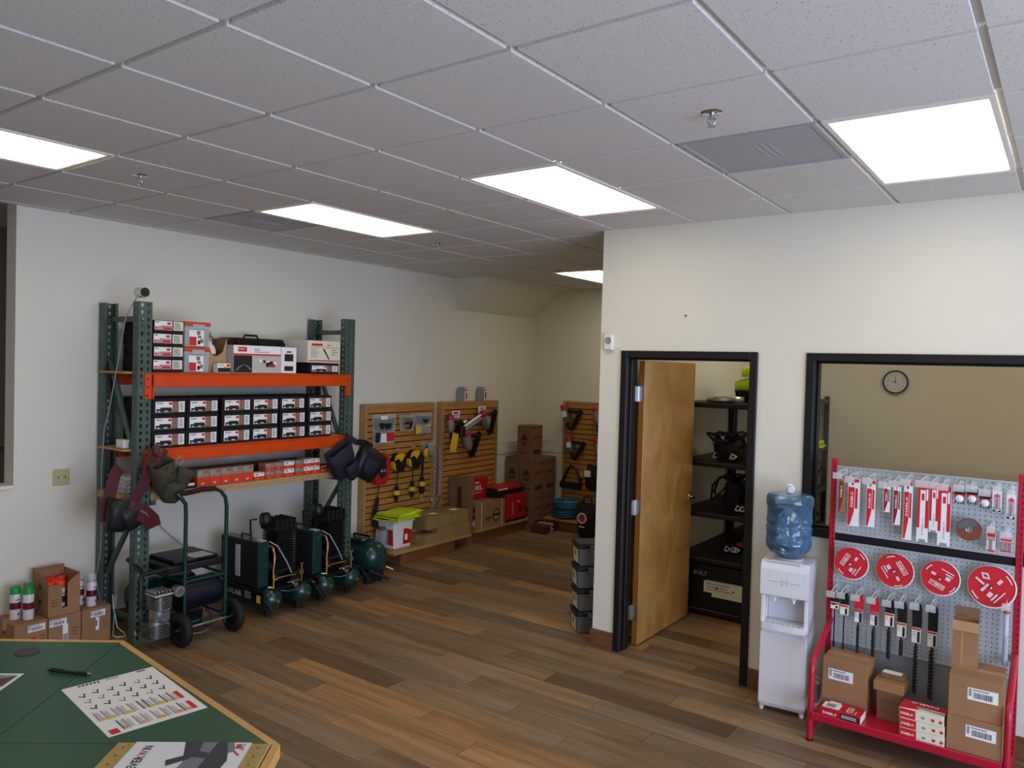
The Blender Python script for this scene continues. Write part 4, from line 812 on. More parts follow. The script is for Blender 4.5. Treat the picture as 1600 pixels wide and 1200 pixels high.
def cloth_pile(name, label, loc, rz, w, d, h, m, n=4, seed=1):
    t = thing(name, label, 'clothing', loc, rz); r = random.Random(seed)
    for k in range(n):
        b = B(); N_ = 9; V = []; ox, oy = r.uniform(-.02, .02), r.uniform(-.02, .02)
        for s in (0, 1):
            for i in range(N_):
                for j in range(N_):
                    x = (i/(N_-1)-.5)*w + ox; y = (j/(N_-1)-.5)*d + oy; e = max(abs(i/(N_-1)-.5), abs(j/(N_-1)-.5))*2
                    z = h/n*k + (h/n*.82)*s*(1-.35*e**4) + .006*math.sin(9*x/w+k+seed)*math.cos(7*y/d+2*k)*(1 if k or s else 0)
                    V.append((x*(1+.05*math.sin(5*y/d+k)), y*(1+.05*math.sin(6*x/w+k)), max(z, 0)))
        F = []; q = N_*N_
        for i in range(N_-1):
            for j in range(N_-1):
                a = i*N_+j; F.append((a, a+1, a+N_+1, a+N_)); F.append((q+a, q+a+N_, q+a+N_+1, q+a+1))
        for i in range(N_-1):
            for a, c in ((i, i+1), (q-N_+i, q-N_+i+1), (i*N_, (i+1)*N_), (i*N_+N_-1, (i+1)*N_+N_-1)): F.append((a, c, q+c, q+a))
        b.add(V, F, m, True); b.done('folded_garment', t)
    return t
cloth_pile('safety_vests', 'pile of folded lime yellow safety vests on the white pail', (-4.68, 3.74, .451), R90+.15, .44, .30, .07, HIVIS, 3, 3)
t = thing('plastic_bag', 'crumpled clear and brown plastic bags left of the white pail', 'bag', (-4.72, 3.535, .15), R90); pouch(.10, .12, .20, CLEARP, TM(-.01, 0, 0, 0, .1)).done('clear_bag', t); pouch(.06, .08, .22, mat('drab_bag', '#6a5145', .6), TM(.035, .02, 0)).done('brown_bag', t)
OLIVE = mat('olive_cardboard', '#8f7a45', .8, noise=(6, .08))
for lb, y0, y1, z0, h, xf, d in (('olive brown carton at the left front of the plinth stack', 3.955, 4.16, .1505, .095, -4.505, .2), ('lower olive brown carton in the middle of the plinth stack', 4.17, 4.435, .1505, .135, -4.52, .3), ('lower olive brown carton at the right end of the plinth', 4.44, 4.71, .1505, .135, -4.52, .3),
                                 ('upper olive brown carton with white label, left of the upper pair', 4.03, 4.43, .287, .135, -4.55, .28), ('upper olive brown carton with white label, right of the upper pair', 4.44, 4.71, .287, .135, -4.55, .28)):
    t = cbox('carton', lb, 'box', y1-y0, d, h, (xf-d/2, (y0+y1)/2, z0), R90, OLIVE, None, .002, 'body', TAPE, True)
    if 'upper' in lb: B().box(-.05, .05, -.08, -.0, h+.001, h+.002, PWHITE).done('paper_label', t)
t = cbox('carton', 'olive carton at the back supporting the upper pair', 'box', .20, .10, .135, (-4.77, 4.06, .1505), R90, OLIVE)
t = cbox('carton', 'tall dark brown carton standing between the two plinths', 'box', .10, .28, .76, (-4.72, 4.785, 0), R90, KRAFTD, flaps=True); b = B(); b.quad((-.0506, -.05, .35), (-.0506, .02, .35), (-.0506, .02, .65), (-.0506, -.05, .65), INK); b.done('printed_stripe', t)
# goods on the second plinth
REDC = mat('red_carton', '#b5121f', .5)
t = cbox('carton', 'kraft carton with a cartoonless round red emblem and two white straps', 'box', .56, .18, .30, (-4.57-.09, 5.145, .1505), R90, KRAFT); t['label'] = 'kraft carton with a dark round emblem and two white straps on the plinth'
for x in (-.17, .22): B().box(x, x+.008, -.0906, .0906, 0, .3008, PWHITE).done('strap', t)
b = B(); b.lathe([(0, 0), (.075, 0)], INK, 24, (.11, -.0906, .13), (0, -1, 0)); b.lathe([(0, 0), (.055, 0)], KRAFTL, 24, (.11, -.0910, .13), (0, -1, 0)); b.front(.04, .18, .115, .15, -.0914, INK); b.front(.08, .14, .17, .19, -.0914, PRED); b.front(-.10, .02, .10, .12, -.0906, INK); b.front(-.09, -.0, .08, .09, -.0906, INK); b.done('printed_emblem', t)
b = B()
for z in (.05, .12, .2): b.quad((-.2806, -.08, z), (-.2806, .0, z), (-.2806, .0, z+.05), (-.2806, -.08, z+.05), PWHITE if z < .1 else PBLACK)
b.done('end_label', t)
t = cbox('carton', 'red carton lettered FUEL standing behind the kraft carton', 'box', .46, .10, .55, (-4.864+.05+.002, 5.10, .1505), R90, REDC); b = B(); b.text('FUEL', (-.13, -.0506, .40), (1, 0, .05), (0, 0, 1), .075, PWHITE, fit=.26); b.front(-.02, .06, .49, .505, -.0506, PWHITE); b.front(-.12, .1, .375, .38, -.0506, PWHITE); b.done('lettering', t)
t = cbox('carton', 'red carton with dark lower edge at the right end of the plinth', 'box', .40, .26, .33, (-4.57-.13, 5.65, .1505), R90, REDC); b = B(); b.text('FUEL', (.02, -.1306, .22), (1, 0, 0), (0, 0, 1), .03, PWHITE); b.front(-.2, .2, .0, .035, -.1306, BLACKM); b.front(-.08, -.05, .08, .24, -.1306, mat('pale_red_print', '#d06a6a')); b.front(.06, .13, .10, .18, -.1306, mat('dark_red_print', '#5d0d14')); b.done('printed_label', t)
t = cbox('carton', 'black and red carton lying on top of the red one', 'box', .55, .24, .09, (-4.60-.12, 5.57, .482), R90, BLACKM); b = B(); b.front(-.27, .27, .06, .088, -.1206, REDC); barcode(b, .14, .26, .01, .06, -.121, 3); b.front(-.24, -.06, .066, .082, -.121, PWHITE); b.done('printed_label', t); B().box(-.272, .272, -.118, .118, .0902, .0912, REDC).done('lid_print', t)
for y, lb, c in ((5.0, 'small grey and white boxed part on the right slatwall, the nearer of two', PGREY), (5.365, 'small grey and white boxed part on the right slatwall, the farther of two', PBLACK)):
    t = cbox('small_box', lb, 'box', .12, .085, .165, (XL+.05, y, 1.6005), R90+.35, PGREY, 'little boxes on top of the slatwall'); b = B(); b.front(-.055, .055, .005, .16, -.0431, PWHITE); b.front(-.02, .03, .03, .10, -.0435, PRED if c is PGREY else PBLACK); b.front(-.04, .03, .12, .145, -.0435, PRED); b.done('printed_label', t)
nailer('grey nail gun with red cap at the upper left of the right slatwall', LW(4.70, 1.32), R90, -.12, 1.05, 1, None)
nailer('nail gun with red cap under a white card, upper right of the right slatwall', LW(5.33, 1.34), R90, -.5, 1.25, 1, PGREY)
nailer('tilted grey nail gun with long black magazine, lower middle of the slatwall', LW(5.0, 1.11), R90, -.35, 1.3, 1, None)
t = thing('nail_gun', 'long silver double magazine tool slanting across the right slatwall', 'nail gun', LW(4.90, 1.25), R90)
for k in (0, 1): B().tube([(-.02, -.07, .0+.045*k), (.36, -.07, .16+.045*k)], .017, PWHITE if k else PGREY, 8, flat=.6).done('rail', t)
B().box(-.06, .02, -.10, -.02, -.05, .07, BLACK).done('motor_housing', t, .01); B().cyl((.0, -.06, .1), (.05, -.06, .12), .03, CHROME).done('gauge', t)
o = B().box(-.055, .055, -.10, -.098, -.16, .05, PYELLOW); o.M = None; o = o.done('price_tag'); o.location = LW(4.73, 1.20); o.rotation_euler = (0, .25, R90); tag(o, 'yellow paper tag hanging from the nail guns on the right slatwall', 'tag')
for y, z, lb in ((4.79, 1.46, 'white price card above the left nail gun'), (5.27, 1.50, 'white price card above the right nail gun')):
    t = thing('price_card', lb, 'card', LW(y, z), R90); B().box(-.07, .07, -.05, -.048, -.04, .04, PWHITE).done('card', t); b = B(); b.front(-.04, .04, .0, .025, -.0505, PRED if y < 5 else PGREY); b.front(-.05, .05, -.025, -.01, -.0505, PGREY); b.done('print', t); B().cyl((0, 0, .03), (0, -.05, .03), .003, STEEL).done('hook', t)
# back wall slatwall goods
by = YB - .028 - .076
nailer('nail gun with red cap and long black magazine, top of the rear slatwall', (-4.33, by, 1.40), 0, -.25, 1.25, 1, PWHITE, body=mat('smoke_grey', '#5c5e62', .4))
nailer('nail gun with silver body in the second row of the rear slatwall', (-4.26, by, 1.02), 0, -.2, 1.15, 1, PWHITE, body=mat('smoke_grey', '#5c5e62'))
nailer('partly hidden nail gun at the right end of the rear slatwall top row', (-3.88, by, 1.40), 0, -.15, 1.2, 1, None)
nailer('partly hidden nail gun at the right end of the rear slatwall second row', (-3.86, by, 1.02), 0, -.15, 1.1, 1, None)
t = thing('stapler', 'black triangular stapler in the third row of the rear slatwall', 'stapler', (-4.22, by, .55), 0)
b = B(); b.tube([(-.16, -.05, 0), (-.1, -.05, .14), (-.03, -.05, .24), (.05, -.05, .19), (.12, -.05, .03)], .017, BLACK, 8); b.done('frame', t); B().box(-.18, .12, -.075, -.025, -.05, .03, BLACKM).done('magazine', t, .005); B().cyl((.12, -.05, .13), (.16, -.05, .13), .03, PGREY).done('knob', t)
t = thing('tool_holster', 'black tool with white label hanging low at the right of the rear slatwall', 'holster', (-3.92, by-.02, .52), 0)
pouch(.22, .10, .30, CLOTHB, TM(0, -.08, 0, 0, .2)).done('body', t); B().box(-.06, .03, -.155, -.15, .17, .25, PWHITE).done('white_label', t); B().cyl((0, 0, .28), (0, -.09, .30), .006, STEEL).done('hook', t)
# hose coils, yellow coil, bag
def coil(name, label, loc, R_, r, turns, m):
    t = thing(name, label, 'hose', loc); b = B(); N_ = 28; pts = []
    for i in range(turns*N_+1):
        a = 2*PI*i/N_; lay = i/N_; rr = R_ + (r*.9 if int(lay) % 2 else -r*.5); pts.append((rr*math.cos(a), rr*math.sin(a), r + lay*r*1.05))
    b.tube(pts, r, m, 8); b.done('hose', t)
    for a in (.5, 2.6, -1.3): 
        B().tube([((R_+1.7*r*math.cos(k*PI/4))*math.cos(a), (R_+1.7*r*math.cos(k*PI/4))*math.sin(a), r+turns*r*.5+(turns*r*.55+r)*math.sin(k*PI/4)) for k in range(8)], .004, BLACKP, 5, closed=True).done('tie', t)
    return t
HB = mat('blue_hose', '#1b5675', .45); HB2 = mat('blue_hose_light', '#2a7390', .45)
coil('air_hose', 'coiled blue air hose on the rear plinth, the lower of two', (-4.22, 6.245, .15), .145, .0125, 7, HB)
coil('air_hose', 'coiled blue air hose on the rear plinth, the upper of two', (-4.21, 6.245, .268), .145, .0125, 7, HB2)
coil('air_hose', 'small coiled yellow hose beside the blue coils on the rear plinth', (-3.93, 6.20, .15), .075, .0125, 5, mat('yellow_hose', '#c9b32a', .5))
B_ = thing('tool_bag', 'black bag with a round printed emblem standing before the rear plinth', 'bag', (-3.745, 5.97, 0))
b = pouch(.26, .20, .42, CLOTHB); b.done('bag_body', B_); b = B(); b.lathe([(.0, 0), (.072, 0)], mat('emblem_brown', '#5a463a'), 20, (-.02, -.107, .26), (0, -1, .06)); b.lathe([(.045, 0), (.062, 0)], PCREAM, 20, (-.02, -.108, .26), (0, -1, .06)); b.lathe([(0, 0), (.035, 0)], PRED, 16, (-.02, -.109, .26), (0, -1, .06)); b.front(-.06, .02, .15, .165, -.109, PCREAM); b.done('printed_emblem', B_); B().tube([(-.06, -.02, .42), (-.05, -.02, .50), (.05, -.02, .50), (.06, -.02, .42)], .012, CLOTHB).done('handle', B_)
# flat packs on the floor and the moving boxes
for k in range(4):
    t = thing('flat_pack', 'flat red-brown pack on the floor before the moving boxes, %s' % row[3-k], 'pack', (-4.36 + .012*(k % 2), 5.97, .026*k), .12*(k % 2) - .06, 'flat packs on the floor'); B().box(-.10, .10, -.16, .16, 0, .025, mat('dark_red_wood', '#5e3226', .6)).done('board_bundle', t, .003); B().box(-.101, .101, -.02, .02, 0, .0255, PWHITE if k % 2 else PCREAM).done('band', t)
def moving_box(label, x0, x1, y0, y1, z0, h):
    w, d = x1-x0, y1-y0; t = thing('moving_box', label, 'box', ((x0+x1)/2, (y0+y1)/2, z0), 0, 'brown printed cartons in the hall corner'); B().box(-w/2, w/2, -d/2, d/2, 0, h-.004, KRAFTD).done('body', t, .002)
    B().box(-w/2+.002, -.002, -d/2+.002, d/2-.002, h-.004, h, KRAFTD).done('flap', t); B().box(.002, w/2-.002, -d/2+.002, d/2-.002, h-.004, h, KRAFTD).done('flap', t)
    b = B(); y = -d/2-.0006
    b.prism([(0, .31), (-.035, .27), (-.05, .235), (-.03, .215), (0, .235), (.03, .215), (.05, .235), (.035, .27)], (0, y, 0), (1, 0, 0), (0, 0, 1), (0, .0004, 0), INK); b.front(-.045, .045, .185, .20, y, INK).front(-.035, .035, .165, .178, y, INK); b.text('Classic', (-.075, y, .06), (1, 0, 0), (0, 0, 1), .05, INK, fit=.15); b.done('front_print', t)
    b = B(); x = w/2+.0006; u = (0, 1, 0); v = (0, 0, 1)
    b.text('Classic', (x, -.10, .24), (0, 1, .1), v, .06, INK, fit=.20)
    for q in (-.09, 0, .07): b.quad((x, q, .37), (x, q+.03, .37), (x, q+.03, .40), (x, q, .40), INK)
    b.quad((x, -.02, .17), (x, .09, .18), (x, .09, .186), (x, -.02, .176), INK); b.quad((x, -.08, .05), (x, .08, .055), (x, .08, .11), (x, -.08, .105), INK); b.done('side_print', t); return t
for lb, x0, x1, y0, y1, z0 in (('bottom row, left', -4.93, -4.72, 5.905, 6.15, 0), ('bottom row, front right', -4.71, -4.50, 5.905, 6.15, 0), ('bottom row, rear right', -4.71, -4.50, 6.16, 6.41, 0),
                               ('middle row, left', -4.93, -4.72, 5.905, 6.15, .441), ('middle row, front right', -4.71, -4.50, 5.905, 6.15, .441), ('middle row, rear right', -4.71, -4.50, 6.16, 6.41, .441), ('alone on top of the stack', -4.76, -4.55, 5.91, 6.16, .882)):
    moving_box('brown printed carton in the hall corner, ' + lb, x0, x1, y0, y1, z0, .44 if z0 < .8 else .41)
# stacked tubs at the free end of the cream wall
SMOKE = mat('smoky_plastic', '#77787a', .3, alpha=.6); t0 = None
for k in range(4):
    lb = 'square clear tub with black lid beside the wall end, %s of four' % row[3-k]
    if t0 is None:
        t0 = thing('storage_tub', lb, 'tub', (-2.13, 3.205, 0), PI/4, 'tubs beside the wall end')
        b = B(); b.taper(-.103, .103, -.103, .103, .0, .138, .010, .010, SMOKE); b.done('tub', t0, .008); B().box(-.109, .109, -.109, .109, .135, .172, BLACKP).done('lid', t0, .01); B().box(-.106, .106, -.106, .106, .126, .134, SMOKE).done('rim', t0, .002)
        B().box(-.085, .085, -.085, .085, .006, .11, mat('grey_fasteners', '#56585b', .6, noise=(120, .6))).done('contents', t0, .005)
        b = B(); s_ = -.1035; b.quad((s_+.0085, -.06, .015), (s_+.0085, .07, .015), (s_+.001, .07, .118), (s_+.001, -.06, .118), PCREAM); b.quad((s_+.0045, -.01, .06), (s_+.0045, .04, .06), (s_+.0008, .04, .105), (s_+.0008, -.01, .105), mat('leaf_green', '#5c8a2c', .6)); b.done('side_label', t0)
        B().box(-.02, .02, -.112, -.109, .125, .165, SMOKE).done('latch', t0, .002)
    else: dup(t0, (-2.13 + (.004, -.003, .002)[k-1], 3.205, .1735*k), PI/4 + (.03, -.02, .02)[k-1], lb)
t = thing('switch_plate', 'white switch plate on the free end of the cream wall', 'wall plate', (XE, 3.03, .945), -R90); B().box(-.036, .036, -.014, 0, 0, .125, WHITE).done('plate', t, .004); B().box(-.016, .016, -.018, -.014, .03, .095, WHITE).done('rocker', t, .002)
t = thing('alarm_sensor', 'white alarm sensor box with round grille left above the door', 'alarm', (-1.853, YD, 2.158)); B().box(-.038, .038, -.04, 0, 0, .118, WHITE).done('housing', t, .010); b = B(); b.lathe([(0, .0), (.022, 0), (.024, .003), (.026, 0)], PGREY, 20, (0, -.0405, .07), (0, -1, 0)); b.done('grille', t)
t = thing('wall_anchor', 'tiny dark screw anchor in the wall above the door', 'anchor', (-1.28, YD, 2.40)); B().cyl((0, -.012, 0), (0, 0, 0), .006, BLACKP, n=8).done('screw', t)
# ================================================ STORE ROOM
SHB = mat('shelf_black', '#0f1011', .45)
def shelving(label, x0, x1, y0, y1):
    t = thing('storage_shelving', label, 'shelving', ((x0+x1)/2, (y0+y1)/2, 0), 0, 'black shelving units'); T = at(t)
    for x in (x0, x1-.045):
        for y in (y0, y1-.045): b = B(); b.M = T; b.box(x, x+.045, y, y+.045, 0, 1.80, SHB); b.done('post', t, .004)
    for z in (.07, .49, .867, 1.288, 1.773): b = B(); b.M = T; b.box(x0+.002, x1-.002, y0+.002, y1-.002, z-.045, z, SHB); b.done('shelf', t, .006)
    for z in (.07, .49, .867, 1.288, 1.773): b = B(); b.M = T; b.box(x0+.06, x1-.06, y0-.002, y0+.002, z-.012, z-.004, mat('shelf_edge_grey', '#4c4d4f', .4)); b.done('edge_strip', t)
    return t
shelving('black storage shelving unit just inside the open door', -1.80, -1.19, 4.11, 5.29); shelving('black storage shelving unit farther back, seen through the window edge', -1.80, -1.19, 5.31, 6.50)
t = thing('round_tin', 'flat round silver tin on the top shelf in the store room', 'tin', (-1.485, 4.29, 1.773)); B().lathe([(.0, 0), (.150, 0), (.155, .004), (.155, .046), (.150, .05), (0, .05)], STEEL, 36).done('tin_body', t); B().lathe([(.157, .034), (.157, .05), (.152, .052), (0, .052)], CHROME, 36).done('tin_lid', t)
t = thing('tray', 'dark tray under the folded yellow garments in the store room', 'tray', (-1.33, 4.70, 1.773)); B().box(-.14, .13, -.18, .18, 0, .012, SHB).taper(-.16, .13, -.2, .2, .012, .10, .02, .02, SHB).done('tray_body', t, .01)
for k in range(2): cloth_pile('folded_garment', 'bright yellow safety garment on the store room shelf, %s of two' % ('lower', 'upper')[k], (-1.34 + .05*k, 4.70, 1.875 + .112*k), 0, .34, .36, .13, HIVIS, 1, 5+k)
def clutter(label, loc, w, d, h, cols_, seed, n=14):
    """a heap of harness webbing, buckles and bags"""
    t = thing('harness_heap', label, 'heap', loc); r = random.Random(seed)
    for k in range(n):
        b = B(); x, y = r.uniform(-w/2, w/2)*.7, r.uniform(-d/2, d/2)*.7; z0 = r.uniform(0, h*.35); q = r.random()
        if q < .45: pouch(r.uniform(.1, .2), r.uniform(.1, .16), r.uniform(.5, .9)*h, r.choice(cols_), TM(x, y, max(0, z0*.1), 0, r.uniform(-.25, .25), r.uniform(0, 3))).done('pouch', t)
        else:
            pts = [(x + .09*math.cos(i*.9+k)*(1-i*.05), y + .08*math.sin(i*1.1+k), .02 + z0 + (h-z0-.03)*abs(math.sin(i*.5+k))) for i in range(7)]; b.tube(pts, .012, r.choice(cols_), 6, flat=.35); b.done('webbing_strap', t)
    for k in range(3): x, y = r.uniform(-w/3, w/3), -d/2*.8; B().tube([(x, y, .03), (x+.02, y-.01, .07), (x+.05, y, .05), (x+.02, y+.005, .025), (x, y, .03)], .006, PWHITE, 6).done('white_buckle', t)
    return t
DK = [CLOTHB, BLACKM, DKL]
clutter('heap of black harness webbing with white buckles, second shelf in the store room', (-1.42, 4.36, 1.288), .38, .40, .24, DK + [CAMO], 3, 16)
clutter('tall heap of black harness bags on the middle store room shelf', (-1.38, 4.42, .867), .36, .5, .30, DK + [NAVY], 5, 16)
clutter('dark tools with a red spot on the fourth store room shelf', (-1.36, 4.6, .49), .36, .6, .10, DK + [FRED], 8, 10)
t = cbox('tool_case', 'black hard case lettered BUILT on the bottom store room shelf', 'case', .50, .60, .36, (-1.49, 4.43, .07), 0, BLACKP); b = B(); b.text('BUILT', (-.16, -.3008, .27), (1, 0, 0), (0, 0, 1), .045, PGREY); b.done('lettering', t)
t = thing('paper_sheet', 'pale printed sheet fixed to the front of the black case', 'paper', (-1.40, 4.1, .0)); 
t.location = (-1.37, 4.084, .19); b = B(); b.box(-.17, .17, .0, .045, .03, .12, PCREAM); b.box(-.10, .17, -.002, .0, .0, .03, PCREAM); b.done('printed_sheet', t, .003); b = B(); b.lathe([(0, 0), (.01, 0)], PBLACK, 10, (-.06, -.0006, .075), (0, -1, 0)); b.lathe([(0, 0), (.008, 0)], PBLACK, 10, (.08, -.0006, .07), (0, -1, 0)); lines(b, -.15, .15, .04, .11, -.0004, 3, PGREY, 4); b.done('print', t)
cloth_pile('folded_garment', 'lime yellow vest on the far shelving unit behind the window', (-1.32, 6.25, 1.288), .2, .30, .34, .07, HIVIS, 2, 9)
clutter('dark heap on the far shelving unit below the lime vest', (-1.38, 6.1, .867), .34, .5, .28, DK + [OLIVE], 12, 12)
clutter('dark heap low on the far shelving unit behind the window', (-1.38, 6.1, .49), .34, .5, .25, DK, 13, 10)
t = thing('wall_clock', 'round black-rimmed wall clock with white face in the store room', 'clock', (-.578, YB, 1.971))
B().lathe([(0, 0), (.112, 0), (.118, -.01), (.118, -.035), (.108, -.042), (.102, -.03)], BLACKP, 40, (0, 0, 0), (0, 1, 0)).done('rim', t); B().lathe([(0, 0), (.104, 0)], mat('clock_face', '#d8d8dc', .5), 40, (0, -.022, 0), (0, -1, 0)).done('face', t)
b = B()
for i in range(12):
    a = PI/2 - (i+1)*PI/6; b.text(str(i+1), (.078*math.cos(a), -.0228, .078*math.sin(a)-.008), (1, 0, 0), (0, 0, 1), .02, PBLACK, center=True)
b.done('numerals', t)
def hand(a, L_, wd): b = B(); a = PI/2 - a; u = Vector((math.cos(a), 0, math.sin(a))); n = Vector((-u.z, 0, u.x)); o = Vector((0, -.026, 0)); b.add([o-u*.012-n*wd, o-u*.012+n*wd, o+u*L_+n*wd*.5, o+u*L_-n*wd*.5], [(0, 1, 2, 3)], PBLACK); b.done('clock_hand', t)
hand(11.78/12*2*PI, .052, .004); hand(46.5/60*2*PI, .078, .0028)
# ================================================ WATER COOLER
CW = mat('cooler_white', '#dcdcde', .35); CWD = mat('cooler_recess', '#c9cacd', .45)
t = thing('water_cooler', 'white floor-standing water cooler between the door and the red display', 'cooler', (-.495, 2.80, 0), .08)
w, d = .135, .118
b = B(); b.box(-w, w, -d, d, .025, .535, CW); b.done('cabinet', t, .012)
b = B(); b.box(-w+.004, w-.004, -d-.006, -d, .05, .475, CW); b.done('front_panel', t, .004)
b = B(); b.box(-w, -w+.022, -d, d, .535, .70, CW); b.box(w-.022, w, -d, d, .535, .70, CW); b.box(-w+.022, w-.022, -.02, d, .535, .70, CWD); b.done('alcove', t, .004)
b = B(); b.prism([(-d-.012, .70), (d, .70), (d, .905), (-d+.02, .905), (-d-.004, .885), (-d-.012, .86)], (-w-.003, 0, 0), (0, 1, 0), (0, 0, 1), (2*w+.006, 0, 0), CW); b.done('head', t, .006)
b = B(); b.box(-.09, .09, -d-.0135, -d-.012, .788, .790, PGREY)
for k in (-1, 1): b.cyl((.014*k, -d-.0135, .80), (.014*k, -d-.012, .80), .004, PGREY, n=8).cyl((.014*k, -d-.0135, .775), (.014*k, -d-.012, .775), .004, PGREY, n=8)
b.done('indicator_line', t)
b = B(); b.box(-w+.02, w-.05, -d+.0, -d+.03, .9, .912, CWD); b.done('handle_ledge', t, .003); B().box(-.10, -.08, -d+.005, -d+.02, .912, .914, PRED).done('red_mark', t)
for x in (-.055, .055): b = B(); b.box(x-.012, x+.012, -d-.006, -d+.02, .688, .70, CWD); b.cyl((x, -d+.0, .672), (x, -d+.0, .69), .008, WHITE, n=10); b.done('tap', t)
b = B(); b.prism([(-w-.006, -d+.02), (-w+.01, -d-.02), (-.06, -d-.032), (.06, -d-.032), (w-.01, -d-.02), (w+.006, -d+.02)], (0, 0, .50), (1, 0, 0), (0, 1, 0), (0, 0, .038), CW); b.done('drip_tray', t, .004)
b = B()
for i in range(7): b.cyl((-.09+i*.03, -d-.005, .538), (-.09+i*.03, -d-.005, .5387), .008, PGREY, n=8)
b.done('drain_hole', t)
for x in (-w+.02, w-.02):
    for y in (-d+.02, d-.02): B().cyl((x, y, 0), (x, y, .026), .012, CW, r1=.016, n=10).done('foot', t)
B().cyl((0, .0, .905), (0, .0, .918), .085, CWD, r1=.075, n=32).done('bottle_collar', t)
def bottle_mat():
    m = bpy.data.materials.new('blue_polycarbonate'); m.use_nodes = True; nt = m.node_tree; N = nt.nodes; L = nt.links; N.clear()
    out = N.new('ShaderNodeOutputMaterial'); tr = N.new('ShaderNodeBsdfTransparent'); tr.inputs[0].default_value = (.74, .87, .96, 1)
    df = N.new('ShaderNodeBsdfPrincipled'); df.inputs['Base Color'].default_value = lin('#6c9fca'); df.inputs['Roughness'].default_value = .12
    m1 = N.new('ShaderNodeMixShader'); L.new(tr.outputs[0], m1.inputs[1]); L.new(df.outputs[0], m1.inputs[2])
    lw = N.new('ShaderNodeLayerWeight'); lw.inputs[0].default_value = .35; mr = N.new('ShaderNodeMapRange'); mr.inputs[3].default_value = .12; mr.inputs[4].default_value = .75; L.new(lw.outputs['Facing'], mr.inputs[0]); L.new(mr.outputs[0], m1.inputs[0])
    gl = N.new('ShaderNodeBsdfGlossy'); gl.inputs['Roughness'].default_value = .06; fr = N.new('ShaderNodeFresnel'); fr.inputs[0].default_value = 1.6; m2 = N.new('ShaderNodeMixShader')
    L.new(fr.outputs[0], m2.inputs[0]); L.new(m1.outputs[0], m2.inputs[1]); L.new(gl.outputs[0], m2.inputs[2]); L.new(m2.outputs[0], out.inputs[0]); return m
BOT = bottle_mat()
t = thing('water_bottle', 'blue five-gallon water bottle upside down on the white cooler', 'bottle', (-.505, 2.80, .918), .08)
pr = [(.03, 0), (.06, .006), (.105, .03), (.128, .06), (.133, .085), (.133, .10), (.130, .104), (.130, .15), (.133, .155), (.133, .185), (.129, .19), (.129, .205), (.133, .21), (.133, .235), (.130, .24), (.130, .305), (.135, .312), (.137, .34), (.135, .365), (.122, .382), (.08, .388), (0, .386)]
n = 40; V = []; F = []
for r, h in pr:
    for j in range(n):
        a = 2*PI*j/n; rr = r
        if .15 < h < .30 and -1.35 < a - 2*PI*(a > PI) < -.35 : rr = r - .028       # moulded grip
        V.append((rr*math.cos(a), rr*math.sin(a), h))
for i in range(len(pr)-1):
    for j in range(n): F.append((i*n+j, i*n+(j+1) % n, (i+1)*n+(j+1) % n, (i+1)*n+j))
B().add(V, F, BOT, True).done('bottle_shell', t)
b = B(); b.lathe([(0, .004), (.09, .03), (.122, .062), (.126, .10), (.124, .30), (0, .30)], BOT, 32); b.done('water', t)
t = thing('bottle_cap', 'white plastic cap lying on top of the blue water bottle', 'cap', (-.505, 2.80, 1.3065), .4)
b = B(); b.cyl((0, -.05, .026), (0, .01, .026), .019, WHITE, n=18).cyl((0, .01, .026), (0, .03, .026), .026, WHITE, n=18); b.done('cap_body', t, .003); B().cyl((0, -.051, .026), (0, -.049, .026), .015, CWD, n=16).done('cap_seal', t)
# ================================================ RED DISPLAY STAND
disp = thing('display_stand', 'red pegboard display stand in front of the window, loaded with blades and bits', 'display stand', (.20, 2.65, 0)); DT = at(disp)
PEG = mat('pegboard_grey', '#aeb5b8', .55); PEGB = mat('stand_back_grey', '#85898c', .55)
def D(): b = B(); b.M = DT; return b
UL, UR, UY = -.27, .66, 2.85
for x in (UL, UR):
    b = D(); b.box(x-.016, x+.016, UY-.005, UY+.04, 0, 1.535, RED)
    b.done('upright', disp, .003)
    b = D()
    for k in range(44): b.box(x-.0165, x-.0155, UY+.006, UY+.012, .06+k*.033, .075+k*.033, PWHITE)
    for k in range(44): b.box(x+.004, x+.008, UY-.0065, UY-.0050, .06+k*.033, .075+k*.033, BLACKM)
    b.done('slot_row', disp)
    xx = x + (.012 if x < 0 else .0); xo = xx
    b = D(); b.tube([(xo, 2.46, 0.006), (xo, 2.46, .38), (xo, 2.468, .42), (xo, 2.50, .445), (xo, 2.78, .555), (xo, 2.846, .58)], .017, RED, 10); b.tube([(xo, 2.46, .05), (xo, 2.84, .05)], .013, RED, 8); b.done('side_frame', disp)
    b = D(); b.cyl((xo, 2.46, 0), (xo, 2.46, .012), .019, BLACKP); b.done('foot', disp)
b = D(); b.box(UL+.02, UR-.02, 2.45, 2.845, .145, .16, RED).box(UL+.02, UR-.02, 2.437, 2.45, .125, .168, RED); b.done('bottom_tray', disp, .003)
b = D(); b.box(UL+.016, UR-.016, UY+.02, UY+.04, .03, .10, RED); b.done('base_rail', disp, .003)
for z0, z1 in ((1.105, 1.495), (.46, 1.045)):
    b = D(); W_ = UR-UL-.034; nc = int(W_/.0254); 
    nr = int((z1-z0)/.0254); holed(b, (UL+.017, UY, z0), (1, 0, 0), (0, 0, 1), W_, nr*.0254, nc, .0032, .0032, PEG, pitch=.0254)
    b.box(UL+.017, UR-.017, UY-.006, UY+.004, z0-.008, z0, PEG).box(UL+.017, UR-.017, UY-.006, UY+.004, z0+nr*.0254, z0+nr*.0254+.006, PEG); b.done('pegboard', disp)
b = D(); b.box(UL+.017, UR-.017, UY, UY+.003, .16, .452, PEGB); b.done('lower_panel', disp)
b = D(); b.box(UL+.017, UR-.017, UY+.012, UY+.02, 1.04, 1.10, BLACKP); b.done('black_rail', disp)
